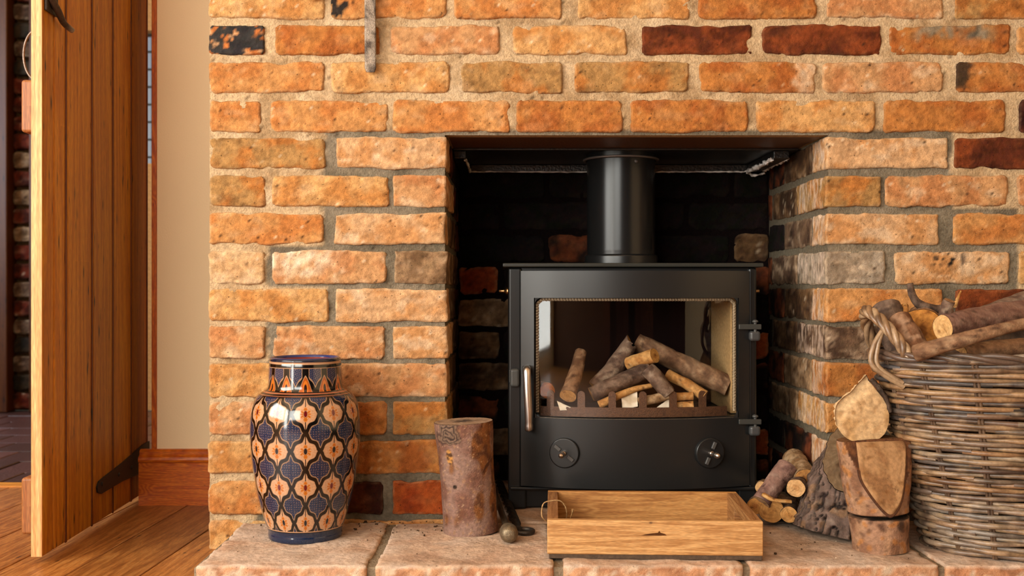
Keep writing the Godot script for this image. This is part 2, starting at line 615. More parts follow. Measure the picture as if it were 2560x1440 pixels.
func brick_geo(lo: Vector3, hi: Vector3, st: Array, sd: float, front := 2, step := 0.0055, rough := 1.0, paint: Variant = null) -> Geo:
	# a weathered brick; "front" is the axis of its broad open face; the corner and edge lattice is shared between faces
	var c := (lo + hi) * 0.5
	var h := (hi - lo) * 0.5
	var r := 0.003
	var div := [0, 0, 0]
	for ax in 3:
		div[ax] = maxi(2, int(ceil(h[ax] * 2.0 / step)))
	if front >= 0 and front < 3:
		div[front] = 3
	var g := Geo.new()
	var seen := {}
	var o := sd * 1.7
	var skew := Vector3(n1(c, 3.0, sd), n1(c, 3.0, sd + 1.0), 0.0) * 0.012
	for ax in 3:
		var u := (ax + 1) % 3
		var w := (ax + 2) % 3
		for sg in 2:
			if front == 2 and ax == 2 and sg == 0:
				continue
			var ids := PackedInt32Array()
			for a in div[u] + 1:
				for b in div[w] + 1:
					var ix := Vector3i.ZERO
					ix[ax] = sg * div[ax]
					ix[u] = a
					ix[w] = b
					var key := ix.x + 512 * (ix.y + 512 * ix.z)
					if not seen.has(key):
						var p := Vector3(-h.x + 2.0 * h.x * ix.x / div[0], -h.y + 2.0 * h.y * ix.y / div[1], -h.z + 2.0 * h.z * ix.z / div[2])
						var hh := h - Vector3.ONE * r
						var q := p.clamp(-hh, hh)
						var nn := (p - q).normalized()
						var pos := q + nn * r
						var wp := c + pos
						var e0 := h.x - absf(p.x)
						var e1 := h.y - absf(p.y)
						var e2 := h.z - absf(p.z)
						var edge := minf(maxf(e0, e1), minf(maxf(e0, e2), maxf(e1, e2)))
						var near := 1.0 - ss(0.0, 0.02, edge)
						var big := Vector3(n1(wp, 11.0, o), n1(wp, 11.0, o + 2.0), n1(wp, 11.0, o + 4.0))
						var mid := Vector3(n1(wp, 34.0, o + 5.0), n1(wp, 34.0, o + 6.0), n1(wp, 34.0, o + 7.0))
						var sml := Vector3(n1(wp, 95.0, o + 8.0), n1(wp, 95.0, o + 9.0), n1(wp, 95.0, o + 10.0))
						var off := big * 0.0026 + mid * 0.0014 * (0.4 + 0.6 * near) + sml * 0.0008 * (0.35 + 0.65 * near)
						# corners and edges lost here and there
						var chip := ss(0.25, 0.7, n1(wp, 22.0, o + 20.0)) * near * near
						if front == 2:
							# corners worn round in the plane of the wall
							var rc := 0.009 + 0.008 * n1(Vector3(signf(p.x) * 3.0, signf(p.y) * 3.0, sd * 1.37), 1.0, 2.0)
							var cv := Vector2(absf(p.x) - (h.x - rc), absf(p.y) - (h.y - rc))
							if cv.x > 0.0 and cv.y > 0.0:
								var cn := cv * (maxf(cv.x, cv.y) / cv.length())
								pos.x += signf(p.x) * (cn.x - cv.x)
								pos.y += signf(p.y) * (cn.y - cv.y)
						pos += off * rough - nn * chip * 0.0032 * rough
						pos.y += pos.x * skew.y
						var col := brick_colour(wp, st, sd, edge)
						if paint != null:
							col = paint.call(wp, col)
						seen[key] = g.vert(c + pos, col)
					ids.append(seen[key])
			var nw: int = div[w] + 1
			for a in int(div[u]):
				for b in int(div[w]):
					var k := a * nw + b
					if sg == 1:
						g.quad(ids[k], ids[k + 1], ids[k + nw + 1], ids[k + nw])
					else:
						g.quad(ids[k], ids[k + nw], ids[k + nw + 1], ids[k + 1])
	return g

# the courses in view: [top, bottom, [left, right, style, reveal], ...] in drawing units; reveal: 0 none, 1 left jamb, 2 right jamb
func courses() -> Array:
	return [
		[-47, 47, [523, 812, "t", 0], [828, 1116, "o", 0], [1134, 1405, "o", 0], [1442, 1726, "t", 0], [1745, 2041, "O", 0], [2065, 2360, "k", 0], [2386, 2640, "l", 0]],
		[63, 137, [521, 664, "b", 0], [687, 949, "O", 0], [975, 1250, "k", 0], [1281, 1567, "t", 0], [1604, 1879, "r", 0], [1906, 2205, "r", 0], [2223, 2525, "O", 0], [2543, 2830, "o", 0]],
		[154, 232, [522, 811, "o", 0], [828, 1124, "t", 0], [1154, 1406, "l", 0], [1435, 1722, "l", 0], [1747, 2040, "O", 0], [2059, 2356, "k", 0], [2390, 2680, "O", 0]],
		[250, 331, [523, 653, "o", 0], [676, 970, "o", 0], [981, 1275, "o", 0], [1288, 1555, "O", 0], [1575, 1870, "O", 0], [1889, 2187, "t", 0], [2210, 2515, "O", 0], [2547, 2830, "m", 0]],
		[344, 421, [524, 812, "l", 0], [840, 1117, "p", 1], [2066, 2368, "p", 2], [2385, 2680, "r", 0]],
		[438, 517, [522, 663, "l", 0], [681, 973, "t", 0], [984, 1118, "k", 1], [2064, 2202, "l", 2], [2214, 2520, "k", 0], [2546, 2830, "k", 0]],
		[533, 611, [522, 810, "o", 0], [834, 1113, "p", 1], [2067, 2348, "p", 2], [2383, 2680, "o", 0]],
		[627, 711, [521, 663, "P", 0], [680, 967, "k", 0], [985, 1117, "n", 1], [2064, 2214, "g", 2], [2235, 2525, "p", 0], [2546, 2830, "t", 0]],
		[722, 805, [520, 822, "t", 0], [839, 1117, "p", 1], [2066, 2357, "o", 2], [2388, 2680, "r", 0]],
		[814, 898, [522, 665, "k", 0], [683, 961, "k", 0], [983, 1118, "p", 1], [2066, 2204, "d", 2], [2220, 2520, "o", 0], [2546, 2830, "t", 0]],
		[908, 994, [522, 815, "t", 0], [842, 1117, "k", 1], [2064, 2350, "O", 2], [2380, 2680, "t", 0]],
		[1004, 1087, [520, 663, "k", 0], [683, 966, "O", 0], [982, 1117, "l", 1], [2066, 2204, "t", 2], [2220, 2520, "k", 0], [2546, 2830, "o", 0]],
		[1102, 1183, [520, 815, "t", 0], [840, 1117, "O", 1], [2066, 2352, "k", 2], [2380, 2680, "o", 0]],
		[1203, 1287, [520, 663, "o", 0], [683, 960, "m", 0], [979, 1117, "R", 1], [2066, 2204, "n", 2], [2220, 2520, "t", 0], [2546, 2830, "o", 0]],
		[1301, 1378, [520, 815, "t", 0], [840, 1117, "o", 1], [2066, 2352, "k", 2], [2380, 2680, "t", 0]],
	]

func grey_zone(px: float, py: float) -> float:
	# where the newer grey mortar round the opening begins
	var l := 0.0
	var wob := 4.0 * n1(Vector3(px, py, 0.0), 0.03, 40.0)
	if px < 1600.0:
		if py > 328.0:
			l = 812.0
		if py > 430.0:
			l = 806.0
		if py > 612.0:
			l = 668.0
		if py > 718.0:
			l = 816.0
		if py > 806.0:
			l = 668.0
		if py > 905.0:
			l = 640.0
		if l == 0.0:
			return 0.0
		return ss(l - 2.0, l + 2.0, px + wob)
	if py > 326.0:
		l = 2380.0
	if py > 525.0:
		l = 2548.0
	if l == 0.0:
		return 0.0
	return 1.0 - ss(l - 2.0, l + 2.0, px + wob)

const OPEN_L := 1112.0
const OPEN_R := 2071.0
const OPEN_T := 337.0

func mortar_sheet(g: Geo, x0: float, x1: float, y0: float, y1: float) -> void:
	var st := 0.0068
	var nx := int(ceil((x1 - x0) / st))
	var ny := int(ceil((y1 - y0) / st))
	var base := g.v.size()
	for a in nx + 1:
		for b in ny + 1:
			var p := Vector3(lerpf(x0, x1, float(a) / nx), lerpf(y0, y1, float(b) / ny), 0.0)
			var px := 1280.0 + p.x * S
			var py := 720.0 - (p.y - EYE) * S
			var grey := grey_zone(px, py)
			p.z = -0.0032 + 0.0015 * n1(p, 22.0, 3.0) + 0.0009 * n1(p, 80.0, 5.0) - 0.0012 * grey
			var cream := Color8(206, 178, 142).lerp(Color8(178, 148, 112), ss(-0.1, 0.7, n1(p, 9.0, 1.0) + 0.4 * n1(p, 40.0, 2.0)))
			cream = cream.lerp(Color8(222, 198, 166), ss(0.2, 0.8, n1(p, 14.0, 7.0)) * 0.6)
			var gc := Color8(142, 130, 112).lerp(Color8(116, 106, 90), ss(-0.3, 0.6, n1(p, 12.0, 8.0)))
			var col := cream.lerp(gc, grey)
			col = col.lerp(Color(col.r * 0.6, col.g * 0.56, col.b * 0.52), ss(0.74, 0.86, n1(p, 75.0, 11.0)) * 0.8)
			g.vert(p, col)
	for a in nx:
		for b in ny:
			var k := base + a * (ny + 1) + b
			g.quad(k, k + 1, k + ny + 2, k + ny + 1)

func paint_black(w: Vector3, c: Color) -> Color:
	# flaking black paint on one brick
	var f := n1(w, 55.0, 61.0) + 0.5 * n1(w, 140.0, 62.0) + 0.5 * n1(Vector3(w.x, w.y * 3.0, 0.0), 18.0, 63.0)
	var o := Color8(196, 116, 60).lerp(Color8(206, 160, 118), ss(0.0, 0.6, n1(w, 40.0, 64.0)))
	var keep := ss(0.42, 0.62, f + 0.45 * ss(wx(628), wx(665), w.x) + 0.4 * ss(wy(120), wy(138), w.y))
	return c.lerp(o, keep)

func paint_splash(w: Vector3, c: Color) -> Color:
	# two dark drips on a pale brick
	var p := Vector2(1280.0 + w.x * S, 720.0 - (w.y - EYE) * S)
	var a := Geometry2D.get_closest_point_to_segment(p, Vector2(833, -20), Vector2(838, 32)).distance_to(p) - 9.0
	var b := Geometry2D.get_closest_point_to_segment(p, Vector2(846, 36), Vector2(862, 14)).distance_to(p) - 8.0
	var f := minf(a, b) + 6.0 * n1(w, 90.0, 5.0)
	return c.lerp(Color8(52, 46, 42), ss(2.0, -2.0, f))

func paint_grey_scar(w: Vector3, c: Color) -> Color:
	# cement smeared along the upper edge of one brick
	var t := ss(wy(108), wy(84), w.y + 0.012 * n1(w, 24.0, 7.0)) * ss(wx(2262), wx(2310), w.x) * ss(wx(2500), wx(2470), w.x)
	t *= 0.55 + 0.6 * n1(w, 45.0, 8.0)
	return c.lerp(Color8(150, 134, 112).lerp(Color8(96, 86, 74), ss(0.1, 0.6, n1(w, 30.0, 9.0))), clampf(t * 1.3, 0.0, 1.0))

func paint_black_end(w: Vector3, c: Color) -> Color:
	var t := ss(wx(2436), wx(2418), w.x + 0.01 * n1(w, 40.0, 4.0)) * ss(wy(226), wy(215), w.y)
	return c.lerp(Color8(62, 48, 36), t * 0.9)

func paint_spots(w: Vector3, c: Color) -> Color:
	var t := ss(0.35, 0.55, n1(w, 70.0, 31.0)) * ss(0.05, 0.0, Vector2(w.x - wx(2372), (w.y - wy(645)) * 1.6).length())
	return c.lerp(Color8(40, 34, 32), clampf(t * 1.6, 0.0, 1.0))

func paint_white_end(w: Vector3, c: Color) -> Color:
	var t := ss(wx(1978), wx(1996), w.x + 0.008 * n1(w, 36.0, 3.0))
	return c.lerp(Color8(218, 186, 154), t * (0.75 + 0.4 * n1(w, 60.0, 2.0)))

func paint_white_mid(w: Vector3, c: Color) -> Color:
	var t := ss(wx(900), wx(740), w.x) * ss(wy(700), wy(655), w.y + 0.01 * n1(w, 30.0, 6.0)) * (0.7 + 0.6 * n1(w, 40.0, 1.0))
	return c.lerp(Color8(240, 222, 198), clampf(t, 0.0, 1.0))

func paint_jamb(w: Vector3, c: Color) -> Color:
	# paler pink streaks on the jamb side of the corner bricks
	var t := ss(-0.006, -0.02, w.z + 0.006 * n1(w, 60.0, 21.0))
	var streak := ss(-0.35, 0.45, n1(Vector3(w.x, w.y * 0.35, w.z * 1.4), 60.0, 22.0) + 0.4 * n1(w, 24.0, 23.0))
	return c.lerp(Color8(224, 198, 180), t * streak * 0.72)

func build_breast() -> void:
	var g := Geo.new()
	mortar_sheet(g, wx(523), wx(OPEN_L), 0.0, wy(OPEN_T))
	mortar_sheet(g, wx(OPEN_R), 1.62, 0.0, wy(OPEN_T))
	mortar_sheet(g, wx(523), 1.62, wy(OPEN_T), wy(-140))
	# the masonry behind the pointing, and the bed faces of the opening
	var gm := Color8(118, 108, 92)
	var cm := Color8(196, 168, 132)
	rbox(g, Vector3(wx(525), 0.0, -0.435), Vector3(wx(OPEN_L), wy(OPEN_T), -0.009), 0.0, gm)
	rbox(g, Vector3(wx(OPEN_R), 0.0, -0.54), Vector3(1.62, wy(OPEN_T), -0.009), 0.0, gm)
	rbox(g, Vector3(wx(525), wy(OPEN_T), -0.54), Vector3(1.62, wy(-140), -0.009), 0.0, cm)
	rbox(g, Vector3(wx(525), wy(-140), -0.54), Vector3(1.62, 2.45, -0.006), 0.0, cm)
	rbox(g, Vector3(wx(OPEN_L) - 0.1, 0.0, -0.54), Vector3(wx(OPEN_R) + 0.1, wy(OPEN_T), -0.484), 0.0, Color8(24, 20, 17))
	var wall := struct("wall_front", g, M.mortar, "old orange brick chimney breast with thick pale mortar joints", "wall")
	var sd := 1.0
	for row: Array in courses():
		# the courses run on past the picture
		while float(row[-1][1]) < 3180.0:
			var from: float = float(row[-1][1]) + 17.0
			row.append([from, from + 285.0, ["o", "t", "O", "k", "l"][int(from) % 5], 0])
		for k in range(2, row.size()):
			var b: Array = row[k]
			sd += 1.0
			var st: Array = STY[b[2]]
			var lo := Vector3(wx(b[0]), wy(row[1]), -0.028)
			var hi := Vector3(wx(b[1]), wy(row[0]), 0.0)
			hi.z += 0.0006 + 0.0012 * n1(hi, 90.0, sd)
			var front := 2
			if int(b[3]) > 0:
				lo.z = -0.103 if float(b[1]) - float(b[0]) > 200.0 else -0.215
				front = 5
			var pt: Variant = null
			if int(b[3]) == 2:
				pt = paint_jamb
			match [int(row[0]), int(b[0])]:
				[63, 521]:
					pt = paint_black
				[-47, 828]:
					pt = paint_splash
				[63, 2223]:
					pt = paint_grey_scar
				[154, 2390]:
					pt = paint_black_end
				[154, 1747]:
					pt = paint_white_end
				[627, 2235]:
					pt = paint_spots
				[627, 680]:
					pt = paint_white_mid
			put("brick", brick_geo(lo, hi, st, sd, front, 0.0055, 1.0, pt), M.brick, wall)
	# a course above the picture and the side of the breast
	for k in 8:
		sd += 1.0
		put("brick", brick_geo(Vector3(wx(523 + k * 300 - (150 if k else 0)), wy(-62), -0.028), Vector3(wx(523 + 132 + k * 300), wy(-135), 0.0), STY[["o", "t", "k", "O", "t", "l", "o", "t"][k]], sd, 2, 0.009), M.brick, wall)
	# the jambs of the opening, behind the corner bricks
	var rows := courses().slice(4)
	for r in rows.size():
		var row: Array = rows[r]
		var long := r % 2 == 1     # the corner brick shows its long side here
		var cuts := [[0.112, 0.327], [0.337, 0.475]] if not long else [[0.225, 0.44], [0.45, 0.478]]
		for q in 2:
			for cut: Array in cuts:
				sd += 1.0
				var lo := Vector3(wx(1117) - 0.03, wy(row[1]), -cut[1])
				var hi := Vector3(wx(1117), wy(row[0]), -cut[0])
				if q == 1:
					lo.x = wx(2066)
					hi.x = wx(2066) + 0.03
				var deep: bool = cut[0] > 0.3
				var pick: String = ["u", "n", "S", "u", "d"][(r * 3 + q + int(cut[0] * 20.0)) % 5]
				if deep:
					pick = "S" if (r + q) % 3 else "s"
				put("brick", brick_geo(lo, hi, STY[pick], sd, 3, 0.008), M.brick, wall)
	# the sooty back of the recess
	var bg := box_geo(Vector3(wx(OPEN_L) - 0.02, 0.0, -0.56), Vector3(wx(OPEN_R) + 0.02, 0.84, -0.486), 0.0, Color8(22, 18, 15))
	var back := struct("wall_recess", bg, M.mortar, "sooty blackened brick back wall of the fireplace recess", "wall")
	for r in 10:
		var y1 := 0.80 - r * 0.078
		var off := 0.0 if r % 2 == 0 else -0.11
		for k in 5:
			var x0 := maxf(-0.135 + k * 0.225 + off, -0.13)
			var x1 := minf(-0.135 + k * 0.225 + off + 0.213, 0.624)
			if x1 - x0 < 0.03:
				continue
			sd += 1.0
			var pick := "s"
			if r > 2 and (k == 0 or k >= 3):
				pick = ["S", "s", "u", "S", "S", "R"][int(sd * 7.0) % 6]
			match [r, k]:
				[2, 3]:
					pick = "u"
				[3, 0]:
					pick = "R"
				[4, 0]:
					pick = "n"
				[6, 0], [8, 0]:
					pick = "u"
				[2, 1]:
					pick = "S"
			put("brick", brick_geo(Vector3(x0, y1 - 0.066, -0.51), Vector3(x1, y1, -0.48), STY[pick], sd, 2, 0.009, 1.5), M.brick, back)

# ---------------------------------------------------------------- floor, hearth, walls of the room
func slab_geo(lo: Vector3, hi: Vector3, sd: float, a: Color, b: Color) -> Geo:
	var st := [a, b, 0.14, 0.35, 0.35]
	var paint := func(w: Vector3, c: Color) -> Color:
		# worn and broken arrises: raw clay shows on the front, grime on the top
		if w.y < HT - 0.006:
			c = c.lerp(Color8(214, 150, 104).lerp(Color8(176, 112, 74), ss(-0.2, 0.5, n1(w, 30.0, sd + 2.0))), 0.55)
			c = c.lerp(Color8(236, 214, 190), ss(0.0, 0.45, n1(w, 42.0, sd + 5.0)) * 0.8)
		else:
			c = c.lerp(Color8(222, 198, 180), 0.5 + 0.45 * ss(-0.2, 0.5, n1(w, 10.0, sd)))
			c = c.lerp(Color8(156, 126, 104), ss(0.2, 0.8, n1(w, 7.0, sd + 8.0)) * 0.4)
		return c
	return brick_geo(lo, hi, st, sd, 5, 0.0075, 0.9, paint)

func build_hearth() -> void:
	var g := Geo.new()
	rbox(g, Vector3(wx(606), 0.0, -0.486), Vector3(1.26, HT - 0.005, 0.322), 0.004, Color8(150, 134, 112))
	var hearth := struct("hearth", g, M.mortar, "raised hearth of worn terracotta slabs with grey joints", "hearth")
	var cuts := [wx(606), -0.235, 0.078, 0.392, 0.716, 1.03, 1.25]
	var tone := [Color8(222, 196, 176), Color8(222, 184, 154), Color8(212, 178, 152), Color8(200, 166, 140), Color8(194, 150, 122), Color8(194, 152, 124)]
	for k in 6:
		put("slab", slab_geo(Vector3(cuts[k] + 0.007, 0.0, 0.006), Vector3(cuts[k + 1] - 0.007, HT, 0.33), 300.0 + k, tone[k], Color8(206, 160, 128)), M.slab, hearth)
	for k in range(1, 5):
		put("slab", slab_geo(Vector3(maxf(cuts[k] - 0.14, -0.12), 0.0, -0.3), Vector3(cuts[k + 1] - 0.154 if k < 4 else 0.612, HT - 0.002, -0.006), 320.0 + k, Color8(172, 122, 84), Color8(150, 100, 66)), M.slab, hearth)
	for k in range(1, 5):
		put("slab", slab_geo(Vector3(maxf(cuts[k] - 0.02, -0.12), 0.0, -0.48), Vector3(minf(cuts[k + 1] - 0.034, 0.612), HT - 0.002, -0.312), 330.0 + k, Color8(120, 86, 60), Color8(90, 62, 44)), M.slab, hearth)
	# crumbs of soil, bark and soot lying on the slabs
	var cg := Geo.new()
	rng.seed = 77
	for k in 150:
		var p := Vector3(rng.randf_range(-0.5, 0.75), HT + 0.0015, rng.randf_range(0.0, 0.3))
		if rng.randf() < 0.45:
			p.x = rng.randf_range(-0.3, -0.05)
			p.z = rng.randf_range(0.0, 0.1)
		elif rng.randf() < 0.4:
			p.x = rng.randf_range(0.5, 0.72)
		if p.x > 0.04 and p.x < 0.45:
			continue
		var s := rng.randf_range(0.0005, 0.0012) * (2.0 if rng.randf() < 0.1 else 1.0)
		rbox(cg, p - Vector3(s * rng.randf_range(0.6, 2.0), s, s), p + Vector3(s, s * 0.6, s * rng.randf_range(0.6, 1.8)), s * 0.4, Color8(74, 54, 38) if rng.randf() < 0.8 else Color8(220, 200, 176))
	var crumbs := put("crumbs", cg, M.cut, self)
	tag(crumbs, "dark crumbs of bark and soot scattered over the hearth slabs", "debris", "", "stuff")

func build_floor() -> void:
	var g := box_geo(Vector3(-2.6, -0.12, -2.5), Vector3(2.75, -0.02, 4.25), 0.0, Color8(40, 28, 20))
	var fl := struct("floor", g, M.cut, "worn wooden floor boards running out from the fireplace wall", "floor")
	# boards run front to back, turned a little
	var turn := Basis(Vector3.UP, deg_to_rad(-3.0))
	rng.seed = 5
	for k in range(-14, 22):
		var x0 := -0.655 + k * 0.1345
		var zend := -0.64 if x0 < -0.75 else -0.44
		var cutz := rng.randf_range(1.2, 2.6)
		for part in 2:
			var lo := Vector3(x0, -0.02, cutz + 0.001 if part == 1 else zend)
			var hi := Vector3(x0 + 0.132, 0.0, 4.2 if part == 1 else cutz)
			if x0 > 1.0 and part == 0:
				continue
			var gg := Geo.new()
			var pivot := Vector3(-0.655, 0, 0)
			var off := Vector2(rng.randf() * 7.0, rng.randf() * 3.0)
			var tn := rng.randf_range(0.86, 1.08)
			rbox(gg, lo - pivot, hi - pivot, 0.0022, Color(tn, tn, tn).clamp(), Transform3D(turn, pivot), 2, off)
			put("floor_board", gg, M.floor, fl)

func build_room() -> void:
	var cream := Color8(250, 224, 182)
	# the wall that the door stands in, with the doorway
	var g := Geo.new()
	rbox(g, Vector3(-0.846, 0.0, -0.54), Vector3(wx(530), 2.45, -0.435), 0.0, cream)
	rbox(g, Vector3(-2.3, 0.0, -0.54), Vector3(-1.66, 2.45, -0.435), 0.0, cream)
	rbox(g, Vector3(-1.66, 2.0, -0.54), Vector3(-0.846, 2.45, -0.435), 0.0, cream)
	struct("wall_alcove", g, M.paint, "plain cream painted wall between the open door and the brickwork", "wall")
	# door lining
	var jg := Geo.new()
	rbox(jg, Vector3(-0.858, 0.0, -0.555), Vector3(-0.846, 2.0, -0.43), 0.002, Color.WHITE, Transform3D.IDENTITY, 1)
	rbox(jg, Vector3(-1.66, 0.0, -0.555), Vector3(-1.648, 2.0, -0.43), 0.002, Color.WHITE, Transform3D.IDENTITY, 1)
	rbox(jg, Vector3(-1.66, 1.99, -0.555), Vector3(-0.846, 2.0, -0.43), 0.002, Color.WHITE)
	struct("trim_1", jg, M.skirting, "thin dark red stained lining of the doorway beside the cream wall", "door frame")
	# skirting with a rounded top
	var prof := PackedVector2Array([Vector2(0, 0), Vector2(0.018, 0), Vector2(0.018, 0.098), Vector2(0.0165, 0.1005), Vector2(0.0205, 0.103), Vector2(0.022, 0.108), Vector2(0.0205, 0.114), Vector2(0.014, 0.1175), Vector2(0.012, 0.12), Vector2(0.012, 0.127), Vector2(0.007, 0.131), Vector2(0, 0.132)])
	var sg := Geo.new()
	# the profile's x points away from the wall (+z), drawn out along x
	prism(sg, prof, Transform3D(Basis(Vector3(0, 0, 1), Vector3(0, 1, 0), Vector3(-1, 0, 0)), Vector3(wx(526), 0.0, -0.435)), 0.884 + wx(526), Color.WHITE)
	for k in sg.v.size():
		sg.uv[k] = Vector2(sg.v[k].x, sg.v[k].y + sg.v[k].z)
	struct("baseboard_alcove", sg, M.skirting, "reddish varnished wooden skirting board with rounded top under the cream wall", "baseboard")
	# the rest of the room, behind the eye
	g = Geo.new()
	for z: Array in [[-0.54, 0.75], [2.95, 3.05], [3.95, 4.2]]:
		rbox(g, Vector3(-2.42, 0.0, z[0]), Vector3(-2.3, 2.45, z[1]), 0.0, cream)
	rbox(g, Vector3(-2.42, 0.0, 0.75), Vector3(-2.3, 0.5, 2.95), 0.0, cream)
	rbox(g, Vector3(-2.42, 2.1, 0.75), Vector3(-2.3, 2.45, 2.95), 0.0, cream)
	rbox(g, Vector3(-2.42, 2.1, 3.05), Vector3(-2.3, 2.45, 3.95), 0.0, cream)
	rbox(g, Vector3(-2.42, 0.0, 3.05), Vector3(-2.3, 0.1, 3.95), 0.0, cream)
	struct("wall_left", g, M.paint, "cream side wall with the room's main window in it", "wall")
	g = box_geo(Vector3(2.6, 0.0, -0.54), Vector3(2.72, 2.45, 4.2), 0.0, cream)
	struct("wall_right", g, M.paint, "cream side wall on the basket's side of the room", "wall")
	g = box_geo(Vector3(1.61, 0.0, -0.54), Vector3(2.6, 2.45, -0.012), 0.0, Color8(196, 140, 90))
	struct("wall_beyond", g, M.mortar, "brick-coloured wall going on past the wicker basket", "wall")
	g = Geo.new()
	rbox(g, Vector3(-2.42, 0.0, 4.2), Vector3(-2.15, 2.45, 4.32), 0.0, Color8(92, 68, 50))
	rbox(g, Vector3(-0.35, 0.0, 4.21), Vector3(2.72, 2.45, 4.32), 0.0, Color8(50, 36, 28))
	rbox(g, Vector3(-2.15, 0.0, 4.2), Vector3(-0.35, 0.75, 4.32), 0.0, Color8(92, 68, 50))
	rbox(g, Vector3(-2.15, 2.15, 4.2), Vector3(-0.35, 2.45, 4.32), 0.0, Color8(92, 68, 50))
	var bw := struct("wall_back", g, M.paint, "dark wall behind the viewer with a second window and boards added for reflections", "wall")
	rng.seed = 19
	for k in 14:  # boards added for streaked reflections in the stove glass
		var tn := rng.randf_range(0.25, 1.3)
		put("board", box_geo(Vector3(-0.35 + k * 0.21, 0.0, 4.19), Vector3(-0.145 + k * 0.21, 2.45, 4.21), 0.004, Color(0.30 * tn, 0.20 * tn, 0.14 * tn)), M.paint, bw)
	g = box_geo(Vector3(-2.7, 2.45, -2.5), Vector3(2.75, 2.55, 4.32), 0.0, Color8(214, 190, 160))
	struct("ceiling", g, M.paint, "off-white flat ceiling of the room", "ceiling")
	# windows
	window("window_1", Vector3(-2.36, 0.5, 0.75), Vector3(0, 0, 1), 2.2, 1.6, 4, 3, "wide white window lighting the room from the door side")
	window("door_2", Vector3(-2.36, 0.1, 3.05), Vector3(0, 0, 1), 0.9, 2.0, 2, 4, "white glazed garden door in the side wall behind the viewer")
	window("window_2", Vector3(-2.15, 0.75, 4.26), Vector3(1, 0, 0), 1.8, 1.4, 3, 2, "smaller white window in the wall behind the viewer")

func window(called: String, at: Vector3, along: Vector3, w: float, h: float, nx: int, ny: int, label: String) -> void:
	var g := Geo.new()
	var white := Color8(236, 230, 220)
	var xf := Transform3D(Basis(along, Vector3.UP, along.cross(Vector3.UP)), at)
	var add := func(x0: float, y0: float, x1: float, y1: float, d: float) -> void:
		rbox(g, Vector3(x0, y0, -d), Vector3(x1, y1, d), 0.003, white, xf)
	add.call(0.0, 0.0, w, 0.06, 0.035)
	add.call(0.0, h - 0.06, w, h, 0.035)
	for k in nx + 1:
		var x := lerpf(0.03, w - 0.03, float(k) / nx)
		var t := 0.03 if k in [0, nx] else 0.02
		add.call(x - t, 0.0, x + t, h, 0.03)
	for k in range(1, ny):
		var y := h * k / ny
		add.call(0.0, y - 0.014, w, y + 0.014, 0.02)
	struct(called, g, M.paint, label, "window")

